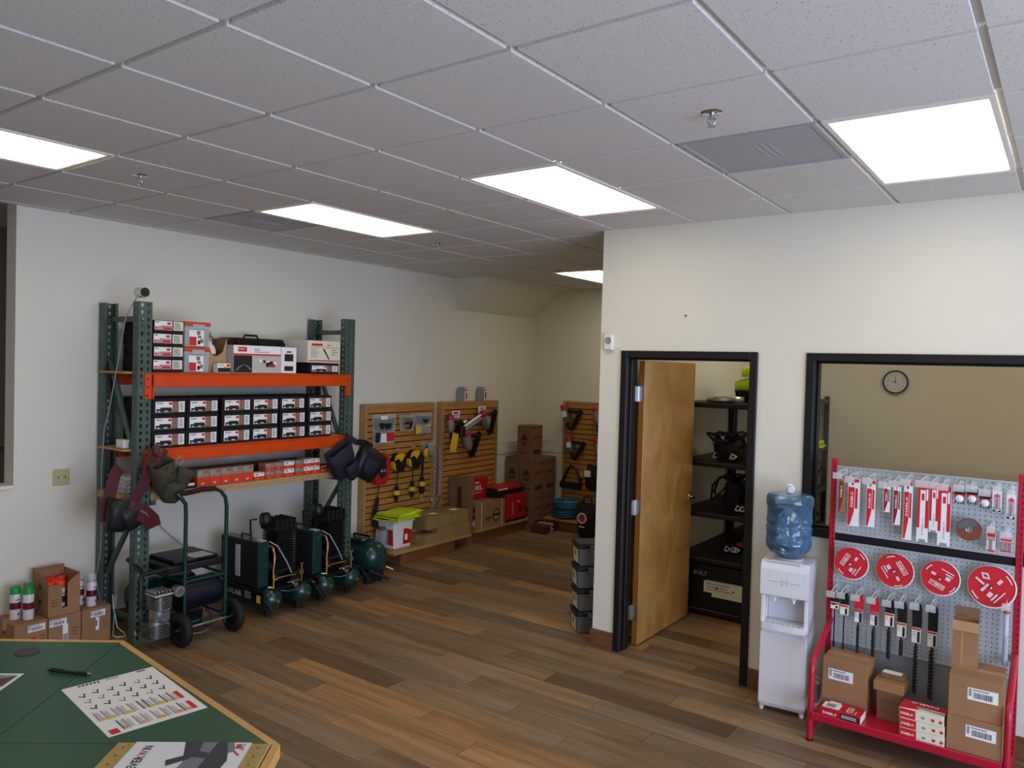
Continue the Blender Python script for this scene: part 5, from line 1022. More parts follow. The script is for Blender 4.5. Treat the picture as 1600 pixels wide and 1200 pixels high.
b = D(); b.box(UL+.02, UR-.02, UY+.022, UY+.024, 1.10, 1.49, PEGB).box(UL+.02, UR-.02, UY+.022, UY+.024, .46, 1.04, PEGB); b.done('back_sheet', disp)  # hidden sheet added behind the boards so the peg holes look dark
# hooks with price holders and what hangs on them
WIRE = mat('white_wire', '#dfe0e2', .4); HOLD = mat('clear_holder', '#e6e9ea', .15, alpha=.32)
def hook(t, L_=.17, wide=.055, up=.02):
    B().tube([(0, -.0, 0), (0, -L_*.9, .0), (0, -L_, .008)], .0028, WIRE, 6).done('hook', t)
    B().tube([(0, -.0, up+.01), (0, -L_*.6, up+.012), (0, -L_-.012, up+.0)], .0024, WIRE, 6).done('label_arm', t)
    b = B(); b.box(-wide/2, wide/2, -L_-.016, -L_-.012, up-.03, up+.008, HOLD); b.done('label_holder', t, .002); B().box(-.012, .012, -.004, .0, -.006, up+.016, HOLD).done('hook_plate', t)
def blade_pack(label, x, ztop, w, h, style, depth=1, yoff=-.07):
    t = thing('blade_pack', label, 'blade pack', (x, UY-.007, ztop+.012), 0, 'saw blade packs on the top row of the display'); hook(t)
    for k in range(depth):
        y = yoff + .011*k; b = B(); b.box(-w/2, w/2, y-.0025, y+.0025, -h-.012, -.0, PWHITE if style != 'kraft' else KRAFT); c = b.done('card', t)
        if k: continue
        b = B(); yy = y-.0032; z0, z1 = -h-.012, -.0
        if style in ('red', 'dim', 'kraft'):
            R_ = PRED if style == 'red' else mat('deep_red_print', '#8d1826', .55)
            b.quad((-w/2+.002, yy, z0+.35*h), (w*.12, yy, z0+.35*h), (w*.12, yy, z1-.18*h), (-w/2+.002, yy, z1-.18*h), R_)
            b.add([(-w/2+.002, yy, z0+.35*h), (w*.12, yy, z0+.35*h), (-w*.25, yy, z0+.02*h), (-w/2+.002, yy, z0+.02*h)], [(0, 1, 2, 3)], R_); b.front(-w/2, w/2, z1-.07*h, z1, yy, R_)
            b.text('DIABLO', (-w*.02, yy-.0003, z0+.42*h), (0, 0, 1), (-1, 0, 0), w*.32, PWHITE, fit=.35*h); b.front(w*.18, w*.42, z0+.4*h, z1-.2*h, yy, PRED if style == 'red' else PBROWN); b.prism([(-w*.1, 0), (w*.1, .02), (-w*.2, .02)], (0, yy, z1-.15*h), (1, 0, 0), (0, 0, 1), (0, .0002, 0), PBLACK)
        else:
            b.front(-w/2, w/2, z0+.25*h, z1, yy, PRED); b.front(-w*.26, w*.2, z0+.01*h, z1-.12*h, yy-.0003, PWHITE); b.front(w*.27, w*.42, z1-.3*h, z1-.1*h, yy-.0003, PWHITE); b.text('DIABLO', (w*.08, yy-.0006, z0+.12*h), (0, 0, 1), (-1, 0, 0), w*.22, PGREY, fit=.3*h); b.front(-w*.15, w*.1, z1-.3*h, z1-.18*h, yy-.0006, PRED); b.front(-w*.3, w*.3, z0, z0+.05*h, yy-.0006, PGREY)
        b.done('print', t)
    return t
od = ['first', 'second', 'third', 'fourth', 'fifth', 'sixth', 'seventh', 'eighth', 'ninth', 'tenth', 'eleventh', 'twelfth']
sp = [(-.205, 1.435, .035, .20, 'kraft', 1), (-.143, 1.42, .058, .26, 'red', 4), (-.050, 1.42, .045, .25, 'red', 2), (.033, 1.41, .034, .145, 'dim', 1), (.085, 1.42, .038, .22, 'dim', 1), (.14, 1.435, .042, .31, 'red', 3), (.215, 1.435, .055, .31, 'tall', 1), (.268, 1.435, .042, .25, 'tall', 1), (.318, 1.43, .058, .31, 'tall', 2)]
for i, q in enumerate(sp): blade_pack('red and white saw blade pack hanging %s from the left, top row of the display' % od[i], *q)
for i, (x, z) in enumerate(((.385, 1.435), (.443, 1.44), (.502, 1.425))):
    t = thing('bit_pack', 'round bit set in a red and black pack, %s of three right of the blades' % ('left', 'middle', 'right')[i], 'bit pack', (x, UY-.007, z), 0, 'small round bit packs on the display'); hook(t, .10, .055)
    B().box(-.026, .026, -.055, -.05, -.03, -.002, BLACKM).box(-.024, .024, -.058, -.05, -.045, -.03, PRED).done('card', t); B().lathe([(0, .0), (.018, .0), (.020, .010), (.018, .018), (0, .018)], PWHITE, 16, (0, -.052, -.052), (0, -1, 0)).done('round_case', t)
    b = B()
    for k in range(4): b.cyl((-.018+k*.012, -.06, -.062), (-.018+k*.012, -.06, -.08), .003, BLACKP, n=6)
    b.done('bits', t)
def small_pack(label, x, z, w, h, n_=1, kind=0):
    t = thing('bit_pack', label, 'bit pack', (x, UY-.007, z), 0, 'bit packs at the right of the display'); hook(t, .09, w*.9)
    B().box(-w/2, w/2, -.05, -.046, -h, -.004, PWHITE).done('card', t); b = B(); b.front(-w/2+.002, w/2-.002, -h*(.30 if kind else .0)-.022, -.006, -.0503, PRED if kind else PWHITE)
    if kind: b.front(-w/2+.002, w/2-.002, -h+.002, -h+.014, -.0503, PRED)
    else: b.front(-w*.35, w*.35, -h*.8, -h*.2, -.0503, mat('pink_red_print', '#c8667a')); b.front(-w*.1, w*.08, -h*.75, -h*.15, -.0506, PRED); b.front(-w*.45, w*.45, -h+.002, -h*.78, -.0503, PBLACK); b.front(-w*.15, w*.2, -h+.006, -h*.82, -.0506, PWHITE)
    b.done('print', t)
    b = B()
    for k in range(n_): b.cyl(((k-(n_-1)/2)*.009, -.054, -h*.42), ((k-(n_-1)/2)*.009, -.054, -h*.88), .003, PBLACK if k % 2 == 0 else OR2, n=6)
    b.done('bits', t); B().box(-w/2, w/2, -.058, -.0505, -h*.9, -h*.3, CLEARP).done('blister', t, .002)
small_pack('pink and white bit pack second from the right, upper row', .555, 1.445, .042, .115, 1)
small_pack('pink and white bit pack beside the right upright, upper row', .618, 1.435, .040, .135, 1)
small_pack('small bit pack with two bits under the upper right packs', .536, 1.235, .040, .118, 2, 1)
small_pack('wide bit set with six bits next to the right upright', .603, 1.215, .056, .09, 6, 1)
def disc(name, label, cat, x, z, r, m, rot, teeth=False, rimc=PWHITE, group=None):
    t = thing(name, label, cat, (x, UY-.007, z), 0, group); n = 72; b = B()
    pr_ = []
    for i in range(n*2 if teeth else n):
        a = 2*PI*i/(n*2 if teeth else n) + rot; rr = r*(1.0 if not teeth or i % 6 < 4 else .965); pr_.append((rr*math.cos(a), rr*math.sin(a)))
    b.prism(pr_, (0, -.055, 0), (1, 0, 0), (0, 0, 1), (0, .004, 0), rimc); b.done('saw_plate', t)
    return t
def sawblade(label, x, z, r, rot, k):
    t = disc('circular_saw_blade', label, 'saw blade', x, z, r, None, rot, k == 1, PWHITE, 'red circular saw blades on the pegboard')
    b = B(); b.lathe([(0, 0), (r*.955, 0), (r*.955, .004)], RED if False else PRED, 56, (-.002, -.0555, .003), (0, -1, 0), smooth=False); b.done('red_cover', t)
    b = B(); b.M = Matrix.Translation((0, -.0602, 0)) @ Matrix.Rotation(-rot, 4, 'Y')
    if k < 3:
        b.front(-.4*r, .4*r, .28*r, .56*r, 0, PWHITE); b.front(-.37*r, .37*r, .31*r, .53*r, -.0003, PRED); b.text('DIABLO', (-.34*r, -.0006, .345*r), (1, 0, 0), (0, 0, 1), .2*r, PWHITE, fit=.68*r)
    else:
        b.text('10', (-.3*r, -.0003, .30*r), (1, 0, 0), (0, 0, 1), .62*r, mat('pale_pink_print', '#e2c6d2'), fit=.7*r); b.front(-.45*r, .0, .12*r, .24*r, -.0003, MATS['pale_pink_print'])
    b.front(.30*r, .55*r, -.15*r, .0, -.0003, mat('pale_pink_print', '#e2c6d2')); b.front(-.5*r, -.1*r, -.42*r, -.34*r, -.0003, PRED if k == 9 else MATS['pale_pink_print']); b.front(-.5*r, .2*r, -.56*r, -.5*r, -.0003, MATS['pale_pink_print']); b.front(-.45*r, -.2*r, -.28*r, -.08*r, -.0003, MATS['pale_pink_print'])
    for a0 in (2.6, 5.7):
        for i in range(6): a = a0 + i*.09; b.quad((.80*r*math.cos(a), -.0003, .80*r*math.sin(a)), (.86*r*math.cos(a), -.0003, .86*r*math.sin(a)), (.86*r*math.cos(a+.07), -.0003, .86*r*math.sin(a+.07)), (.80*r*math.cos(a+.07), -.0003, .80*r*math.sin(a+.07)), PWHITE)
    b.done('print', t); b = B(); b.tube([(0, 0, 0), (0, -.085, -.0), (-.0, -.10, .004)], .004, WIRE, 8); b.done('hook', t); B().cyl((0, -.06, 0), (0, -.062, 0), .008, BLACKM, n=12).done('arbor_hole', t)
sawblade('red circular saw blade in the display, leftmost of four', -.143, .940, .094, 1.05, 0)
sawblade('red circular saw blade with white toothed rim, second of four from the left', .086, .938, .099, -1.0, 1)
sawblade('red circular saw blade in the display, third of four from the left', .311, .938, .096, 2.7, 2)
sawblade('larger red circular saw blade marked 10, rightmost in the display', .548, .936, .112, .9, 3)
t = disc('grinding_disc', 'rust brown and grey cutting disc hanging on the upper pegboard', 'grinding disc', .434, 1.222, .060, None, 0, False, mat('disc_brown', '#7c4438', .9, noise=(60, .1)))
b = B(); b.lathe([(.02, 0), (.057, 0)], mat('disc_brown', '#7c4438'), 40, (0, -.0553, 0), (0, -1, 0)); b.done('abrasive_face', t)
b = B(); b.add([(0, -.0556, 0)] + [(.054*math.cos(a), -.0556, .054*math.sin(a)) for a in [.7 + i*.2 for i in range(13)]], [(0, i, i+1) for i in range(1, 13)], mat('disc_label', '#5b6468', .7)); b.done('paper_label', t)
b = B(); b.lathe([(.008, .0), (.017, 0), (.017, .001)], STEEL, 20, (0, -.0558, 0), (0, -1, 0)); b.done('metal_ring', t); B().tube([(0, 0, 0), (0, -.075, .0), (0, -.085, .004)], .003, WIRE, 6).done('hook', t)
# drill bits on hooks
SPIR = mat('dark_steel', '#3b3a3b', .35, .8)
def drillbit(label, x, hz, lab0, lab1, tip, m, r, y=-.07):
    t = thing('drill_bit', label, 'drill bit', (x, UY-.007, hz), 0, 'carded drill bits on the display'); hook(t, .16, .048)
    b = B(); b.prism([(-.016, 0), (.016, .0), (.024, -.03), (.024, lab1-hz), (-.022, lab1-hz), (-.024, -.03)], (0, y, -.002), (1, 0, 0), (0, 0, 1), (0, .012, 0), m); b.done('hanger', t, .003)
    z1, z0 = lab1-hz, lab0-hz; b = B(); b.box(-.023, .023, y-.006, y+.012, z0, z1, PGREY if m is PRED else PCREAM); b.done('label_card', t, .002)
    b = B(); yy = y-.0065; b.front(-.022, .022, z1-.012, z1-.002, yy, PRED); b.front(-.019, .004, z0+.004, z0+.03, yy, PWHITE); b.front(.006, .018, z0+.006, z1-.02, yy, PBLACK); b.front(-.017, .002, z0+.034, z1-.018, yy, PWHITE); lines(b, -.016, .0, z0+.036, z1-.02, yy-.0003, 2, PGREY, 3); b.done('print', t)
    T_ = tip-hz; b = B(); L_ = z0 - T_; n_ = 26; pts = []
    if r > .008:
        b.cyl((0, y+.003, z0), (0, y+.003, T_+.01), r*.55, SPIR, r1=r*.4, n=8)
        for i in range(n_*6): a = i*2*PI/6*.55; zz = z0 - .02 - (L_-.03)*i/(n_*6); pts.append((r*.8*math.cos(a), y+.003+r*.8*math.sin(a), zz))
        b.tube(pts, r*.38, SPIR, 5)
    else: b.cyl((0, y+.003, z0), (0, y+.003, T_), r, SPIR, n=8).cyl((0, y+.003, T_), (0, y+.003, T_+.03), r*1.5, BLACKM, n=8)
    b.done('bit', t); return t
dd = [(-.222, .765, .665, .705, .445, BLACKM, .004), (-.170, .768, .640, .70, .44, BLACKM, .004), (-.092, .770, .612, .69, .40, PRED, .009), (-.010, .770, .612, .69, .415, PRED, .010), (.069, .770, .625, .70, .43, BLACKM, .010), (.132, .775, .580, .66, .465, BLACKM, .009), (.206, .782, .565, .65, .27, BLACKM, .011), (.284, .785, .560, .645, .26, BLACKM, .013)]
for i, (x, hz, l0, l1, tip, m, r) in enumerate(dd):
    drillbit('carded %s drill bit with %s holder, %s from the left' % ('long' if i > 5 else 'short' if i > 1 else 'thin', 'red' if m is PRED else 'black', od[i]), x, hz, l0, l1, tip, m, r)
t = thing('tube_pack', 'clear tube of white parts hanging beside the right red upright', 'pack', (.618, UY-.007, .845)); hook(t, .09, .04)
b = B(); b.cyl((0, -.05, -.02), (.0, -.05, -.31), .014, BIN, n=12); b.done('clear_tube', t); b = B(); b.cyl((0, -.05, -.04), (0, -.05, -.15), .010, PWHITE, n=10).cyl((0, -.05, -.16), (0, -.05, -.30), .010, PGREY, n=10); b.done('contents', t); B().cyl((0, -.05, -.02), (0, -.05, -.035), .0145, OR2, n=12).done('orange_cap', t)
# boxes on the tray
TZ = .1605
t = cbox('carton', 'brown carton with barcode label at the left of the red tray', 'box', .235, .20, .275, (-.115, 2.70, TZ), -.03, KRAFT, None, .002, 'body', TAPE, True); ship_label(t, -.085, .045, .155, .215, -.1003, 4)
kt = ('lowest', 'middle', 'upper')
for k in range(3): cbox('small_carton', 'small brown carton on the red tray, %s of three' % kt[k], 'box', .125, .13, .052, (.113, 2.67, TZ+.0525*k), -.03*k, KRAFTD, 'small brown cartons on the tray')
t = cbox('small_carton', 'brown lidded carton crowning the three small ones', 'box', .150, .13, .05, (.108, 2.66, TZ+.158), -.03, KRAFT); 
t = cbox('small_carton', 'flat small carton with a white label on top, at the tray back', 'box', .12, .07, .03, (.118, 2.695, TZ+.2085), -.05, KRAFTD); B().box(-.055, .04, -.03, .02, .0305, .0315, PWHITE).done('paper_label', t)
t = thing('flat_box', 'flat red and white DIABLO box lying askew on the tray front', 'box', (-.10, 2.51, TZ), -.02); w, d, h = .205, .125, .045
B().box(-w/2, w/2, -d/2, d/2, 0, h, REDC).done('body', t, .002); B().box(w/2-.0, w/2+.0006, -d/2+.003, d/2-.003, .003, h-.003, PWHITE).done('white_end', t)
b = B(); z = h+.0006; Q = lambda x0, x1, y0, y1, m, dz=0: b.quad((x0, y0, z+dz), (x1, y0, z+dz), (x1, y1, z+dz), (x0, y1, z+dz), m)
Q(-w/2+.004, -.01, -d/2+.015, d/2-.03, PWHITE); Q(-w/2+.02, -.035, -d/2+.03, d/2-.045, PGREY, .0003); Q(-w/2+.025, -.02, d/2-.028, d/2-.008, PWHITE); Q(.025, .030, -.045, .03, PWHITE); Q(.05, .055, -.045, .03, PWHITE); Q(.025, .055, -.045, -.04, PWHITE); Q(.025, .055, .025, .03, PWHITE)
b.text('DIABLO', (.045, -.03, z+.0003), (0, 1, 0), (-1, 0, 0), .014, PWHITE, fit=.05); b.text('DIABLO', (.075, -.05, z+.0003), (0, 1, 0), (-1, 0, 0), .012, PWHITE, fit=.05)
b.text('DIABLO', (-w/2+.012, -d/2-.0006, .014), (1, 0, 0), (0, 0, 1), .02, PWHITE, fit=.075); b.front(.0, w/2-.006, .006, h-.008, -d/2-.0006, PBLACK); lines(b, .006, w/2-.012, .012, h-.014, -d/2-.0009, 2, PWHITE, 6); b.done('print', t)
def diablo(label, loc, rz):
    t = thing('flat_box', label, 'box', loc, rz, 'stack of red and white boxes'); w, d, h = .205, .13, .050
    B().box(-w/2, w/2, -d/2, d/2, 0, h, PCREAM).done('body', t, .0015); b = B(); y = -d/2-.0006
    b.front(-w/2+.002, -w*.12, .002, h-.002, y, PRED); b.text('DIABLO', (-w/2+.008, y-.0003, .017), (1, 0, 0), (0, 0, 1), .018, PWHITE, fit=.06)
    for q in (.0, .045, .08): b.prism([(q, .02), (q+.012, .014), (q+.02, .026), (q+.006, .032)], (0, y, 0), (1, 0, 0), (0, 0, 1), (0, .0003, 0), PRED if q else PGREY)
    z = h+.0006; b.quad((-w/2, -.005, z), (w/2, .0, z), (w/2, d/2, z), (-w/2, d/2, z), PRED); b.add([(-w/2, -d/2, z-.0003), (-w/2+.09, -.04, z), (-w/2+.07, -.005, z), (-w/2, -.005, z)], [(0, 1, 2, 3)], PRED)
    b.quad((-.03, -.02, z+.0001), (w/2, -.035, z+.0001), (w/2, -.022, z+.0001), (-.03, -.008, z+.0001), mat('olive_print', '#6d7a4c', .6)); b.text('DIABLO', (w/2-.035, .052, z+.0004), (-1, 0, 0), (0, -1, 0), .034, PWHITE, fit=.13); b.done('print', t); return t
for k in range(3): diablo('white DIABLO box with red end, %s of the stack in the middle of the tray' % ('lowest', 'middle', 'topmost')[k], (.293 - .003*k, 2.52, TZ+.0508*k), (-.02, -.0, -.03)[k])
t = cbox('flat_box', 'pale box with a red circle behind the white and red stack', 'box', .16, .10, .09, (.305, 2.70, TZ), -.04, PCREAM); b = B(); b.lathe([(.0, 0), (.022, 0)], PRED, 20, (.04, .0, .0906), (0, 0, 1)); b.done('print', t)
t = cbox('carton', 'brown carton with barcode label, the lower of the right pair', 'box', .235, .27, .175, (.521, 2.60, TZ), -.02, KRAFT, None, .002, 'body', TAPE, True); ship_label(t, -.035, .095, .085, .145, -.1353, 8)
t = cbox('carton', 'brown carton with barcode label, the upper of the right pair', 'box', .235, .27, .205, (.517, 2.61, TZ+.1755), .02, KRAFT, None, .002, 'body', TAPE, True); ship_label(t, -.035, .095, .095, .155, -.1353, 9)
t = thing('open_carton', 'tall narrow open carton standing on the right pair of cartons', 'box', (.452, 2.66, TZ+.381), .03); w, d, h = .115, .09, .235
b = B(); b.box(-w/2, w/2, -d/2, -d/2+.003, 0, h, KRAFT).box(-w/2, w/2, d/2-.003, d/2, 0, h, KRAFT).box(-w/2, -w/2+.003, -d/2+.003, d/2-.003, 0, h, KRAFT).box(w/2-.003, w/2, -d/2+.003, d/2-.003, 0, h, KRAFT).box(-w/2+.003, w/2-.003, -d/2+.003, d/2-.003, 0, .004, KRAFT); b.done('body', t)
B().quad((-w/2, -d/2-.001, h), (w/2, -d/2-.001, h), (w/2+.002, -d/2-.008, h-.05), (-w/2+.0, -d/2-.008, h-.05), KRAFTL).done('flap', t); B().quad((-w/2, d/2, h), (w/2, d/2, h), (w/2, d/2+.004, h+.055), (-w/2, d/2+.004, h+.055), KRAFTD).done('flap', t)
B().box(-.02, -.008, -d/2-.0006, -d/2, .0, h-.05, TAPE).done('tape', t)
t = thing('plastic_bag', 'bundle of clear bottles behind the left frame of the red stand', 'bag', (-.322, 2.86, 0)); pouch(.062, .12, .20, WHITE).done('white_bottle', t); pouch(.055, .09, .13, CLEARP, TM(.0, 0, .2)).done('clear_bottle', t); pouch(.04, .08, .12, PGREY, TM(.01, -.06, .08)).done('grey_bag', t)
o = B().tube([(.74, 2.93, .18), (.80, 2.91, .17), (.95, 2.92, .18), (1.2, 2.93, .16)], .006, WHITE, 6).done('white_cable'); tag(o, 'white cable at the lower right edge behind the stand', 'cable')
# ================================================ CARTONS AND SPRAY CANS LEFT OF THE RACK
def diamond(b, w, h, x):                                       # black diamond print on the side that looks to local -x
    for s in (-1, 1): b.add([(x, 0, h/2+s*.075), (x, -.02, h/2+s*.04), (x, .02, h/2+s*.04)], [(0, 1, 2)], INK)
    for s in (-1, 1):
        for q in (-1, 1): b.add([(x, q*.05, h/2), (x, q*.047, h/2), (x, 0, h/2+s*.088), (x, 0, h/2+s*.092)], [(0, 1, 2, 3)], INK)
for i, (y0, y1, lb) in enumerate(((.185, .386, 'brown carton of spray cans left of the others, by the table edge'), (.392, .602, 'brown carton with barcode below the open carton of orange caps'), (.608, .806, 'brown carton with barcode nearest the rack post'))):
    w, h = y1-y0, .252; t = cbox('carton', lb, 'box', w, .30, h, (-4.80, (y0+y1)/2, 0), R90, KRAFT, None, .002, 'body', TAPE, True)
    ship_label(t, *(((-.02, .085, .185, .23), (-.10, .01, .185, .23), (-.04, .06, .185, .23))[i]), -.1503, 20+i)
    b = B(); y = -.1506
    if i == 0: 
        for k in range(4): b.front(.0, .02, .09+k*.016, .10+k*.016, y, FRED)
        b.front(.018, .03, .06, .15, y, PRED)
    if i == 1: b.front(-.015, .02, .0, .185, y, PWHITE); b.front(-.013, .018, .05, .12, y-.0002, PGREY)
    if i == 2: b.front(-.005, .018, .09, .18, y, PWHITE); b.front(-.004, .004, .12, .16, y-.0002, INK)
    for k in range(3): b.front(.045, .085, .10+k*.022, .104+k*.022, y, INK)
    diamond(b, w, h, -w/2-.0006); b.done('printed_mark', t)
t = thing('open_carton', 'open brown carton full of orange-capped spray cans on the row of cartons', 'box', (-4.77, .49, .2535), R90); w, d, h = .205, .24, .27
b = B(); b.prism([(-w/2, 0), (w/2, 0), (w/2, h), (w/2-.035, h-.02), (.02, h-.055), (.02, .05), (-.015, .05), (-.015, h-.055), (-w/2+.0, h-.06)], (0, -d/2, 0), (1, 0, 0), (0, 0, 1), (0, .003, 0), KRAFT)
b.box(-w/2, w/2, d/2-.003, d/2, 0, h+.02, KRAFT).box(-w/2, -w/2+.003, -d/2+.003, d/2-.003, 0, h-.03, KRAFT).box(w/2-.003, w/2, -d/2+.003, d/2-.003, 0, h, KRAFT).box(-w/2+.003, w/2-.003, -d/2+.003, d/2-.003, 0, .003, KRAFT); b.done('body', t)
b = B(); b.prism([(-w/2, 0), (w/2, 0), (w/2-.05, .03), (-w/2+.02, .02)], (0, d/2, h+.02), (1, 0, 0), (0, -.9, .1), (0, .003, 0), KRAFT); b.done('flap', t); b = B(); b.prism([(-d/2, h-.03), (d/2, h-.03), (d/2, h+.03), (-.02, h+.0), (-d/2+.04, h-.02)], (-w/2, 0, 0), (0, 1, 0), (0, 0, 1), (.003, 0, 0), KRAFT); b.done('flap', t)
b = B(); diamond(b, w, h, -w/2-.0006); 
for k in range(3): b.front(-.085, -.045, .07+k*.02, .074+k*.02, -d/2-.0006, INK)
b.done('printed_mark', t)
CANW = mat('can_white', '#d8d5d2', .35, coat=.3); CG = mat('green_cap', '#1d8f3c', .4); CO = mat('orange_cap', '#ff3d12', .4); MAR = mat('maroon_print', '#5b1526', .45)
can0 = {}
def can(label, x, y, z, capm, rz=0, cl='c', grp='spray cans by the rack'):
    key = capm.name
    if key in can0: return dup(can0[key], (x, y, z), R90+rz, label)
    t = thing('spray_can', label, 'spray can', (x, y, z), R90+rz, grp)
    B().lathe([(0, 0), (.031, .0), (.033, .004), (.033, .165), (.031, .172)], CANW, 22).done('can_body', t); b = B(); b.lathe([(.0332, .07), (.0332, .115)], MAR, 22)
    b.front(-.012, .018, .13, .136, -.034, PBLACK); b.front(.002, .012, .03, .045, -.034, PBLACK); b.done('printed_band', t)
    if capm is CLEARP: 
        B().lathe([(.031, .172), (.027, .182), (.012, .188), (0, .188)], STEEL, 20).done('can_dome', t); B().cyl((0, 0, .188), (0, 0, .20), .005, WHITE, n=8).done('nozzle', t); B().lathe([(.030, .174), (.030, .21), (.022, .232), (0, .236)], mat('frosted_cap', '#d9dcdc', .3, alpha=.45), 20).done('cap', t)
    else: B().lathe([(.0325, .170), (.0315, .212), (.028, .216), (0, .214)], capm, 22).done('cap', t)
    can0[key] = t; return t
can('green-capped white spray can on the left carton, leftmost', -4.800, .246, .2525, CG); can('green-capped white spray can on the left carton, front one with back turned', -4.735, .300, .2525, CG, 2.2); can('green-capped white spray can half hidden behind the other two', -4.815, .335, .2525, CG, .8)
for i in range(3):
    for j in range(3): 
        if j < 2 or i == 0: can('orange-capped spray can in the open carton, %s row, %s' % (('rear', 'middle', 'front')[i], ('left', 'centre', 'right')[j]), -4.855 + .068*i + .001, .425 + .066*j, .257, CO)
can('clear-capped white spray can standing on the carton nearest the rack', -4.715, .70, .2525, CLEARP, .3); can('clear-capped white spray can behind the open carton, left of its twin', -4.80, .655, .2525, CLEARP, .2)
# ================================================ COUNTER
TH = .95; c1 = Vector((-2.015, -.473)); c2 = Vector((-.903, -.605)); e1 = (c2-c1).normalized()
def rot2(v, a): return Vector((v.x*math.cos(a)-v.y*math.sin(a), v.x*math.sin(a)+v.y*math.cos(a)))
s1 = rot2(e1, -PI/4); s2 = rot2(-e1, PI/4); L1 = (c2-c1).length/math.sqrt(2); ap = c1 + s1*L1      # seams meet at the apex
pdir = -s1; 
pl = rot2(e1, PI + PI/4); ql = rot2(e1, -PI/4)                 # the two runs lead away from the chamfered corner
GLAM = mat('green_laminate', '#1f5137', .38, noise=(3, .06)); EDGE = mat('maple_edge', '#c99a55', .4, noise=(12, .12)); CABW = mat('counter_maple', '#b58d57', .5, noise=(6, .12), stretch=(1, 1, 5))
ct = thing('service_counter', 'green-topped counter with light wood edge in the lower left foreground', 'counter', (ap.x, ap.y, 0)); CT = at(ct)
def slab(poly, name, edges, inset=.022, th=.032):
    """laminate leaf plus a wood strip on the listed outer edges"""
    n = len(poly); ctr = sum(poly, Vector((0, 0)))/n
    ins = []
    for i in range(n):                                        # move listed edges inwards
        def line(k):
            a, q = poly[k % n], poly[(k+1) % n]; nn = Vector((-(q-a).y, (q-a).x)).normalized()
            if nn.dot(ctr-a) < 0: nn = -nn
            off = inset if k % n in edges else .0012; return a + nn*off, (q-a).normalized()
        p1_, d1_ = line(i-1); p2_, d2_ = line(i); den = d1_.x*d2_.y - d1_.y*d2_.x; tt = ((p2_-p1_).x*d2_.y - (p2_-p1_).y*d2_.x)/den; ins.append(p1_ + d1_*tt)
    b = B(); b.M = CT; b.prism([(p.x, p.y) for p in ins][::-1], (0, 0, TH), (1, 0, 0), (0, 1, 0), (0, 0, -th), GLAM); b.done(name, ct)
    for k in edges:
        a, q, ia, iq = poly[k], poly[(k+1) % n], ins[k], ins[(k+1) % n]
        b = B(); b.M = CT; b.prism([(a.x, a.y), (q.x, q.y), (iq.x, iq.y), (ia.x, ia.y)], (0, 0, TH+.0012), (1, 0, 0), (0, 1, 0), (0, 0, -th-.004), EDGE); b.done('edge_band', ct, .003)
slab([c1, c2, ap], 'corner_top', [0])
LP, LQ = 1.5, .85
slab([c1 + pl*LP, c1, ap, ap + pl*LP], 'counter_top', [0]); slab([c2, c2 + ql*LQ, ap + ql*LQ, ap], 'counter_top', [0])
def body(poly, name):
    b = B(); b.M = CT; b.prism([(p.x, p.y) for p in poly][::-1], (0, 0, TH-.036), (1, 0, 0), (0, 1, 0), (0, 0, -(TH-.036-.08)), CABW); b.done(name, ct, .003)
    c = sum(poly, Vector((0, 0)))/len(poly); b = B(); b.M = CT; b.prism([((p-c)*.93+c)[:] for p in poly][::-1], (0, 0, .08), (1, 0, 0), (0, 1, 0), (0, 0, -.08), BLACKM); b.done('toe_kick', ct)
nI = Vector((e1.y, -e1.x)); 
if nI.dot(ap-c1) < 0: nI = -nI
body([c1+nI*.03+e1*.03, c2+nI*.03-e1*.03, ap-nI*.03], 'corner_cabinet')
body([c1+pl*LP+s1*.03, c1+pl*.02+s1*.03, ap+pl*.02-s1*.03, ap+pl*LP-s1*.03], 'cabinet'); body([c2+ql*.02+s2*.03, c2+ql*LQ+s2*.03, ap+ql*LQ-s2*.03, ap+ql*.02-s2*.03], 'cabinet')
b = B(); b.M = CT; b.cyl((-2.157, -.748, TH), (-2.157, -.748, TH+.003), .040, mat('grommet_brown', '#3b3834', .5), n=32); b.done('grommet', ct, .001)
# pen, sheets, catalogue
t = thing('pen', 'black ballpoint pen lying across the counter seam', 'pen', (-1.848, -.742, TH+.0065)); a, q = Vector((-.062, -.035, 0)), Vector((.062, .030, 0))
b = B(); b.cyl(a, q, .0052, BLACKP, n=12).cyl(q, q + (q-a).normalized()*.014, .0045, STEEL, r1=.0015, n=10); b.done('barrel', t); B().cyl(a-(q-a).normalized()*.008, a, .003, BLACKP, n=8).done('button', t); B().tube([a + Vector((0, 0, .005)), a.lerp(q, .12)+Vector((0, 0, .008)), a.lerp(q, .38)+Vector((0, 0, .006))], .0015, BLACKP, 5).done('clip', t); B().cyl(a.lerp(q, .62), a.lerp(q, .95), .0057, RUBBER, n=12).done('grip', t)
def frame2(o, a, b_): o, a, b_ = Vector(o), Vector(a), Vector(b_); u = a-o; v = b_-o; return o, u, v
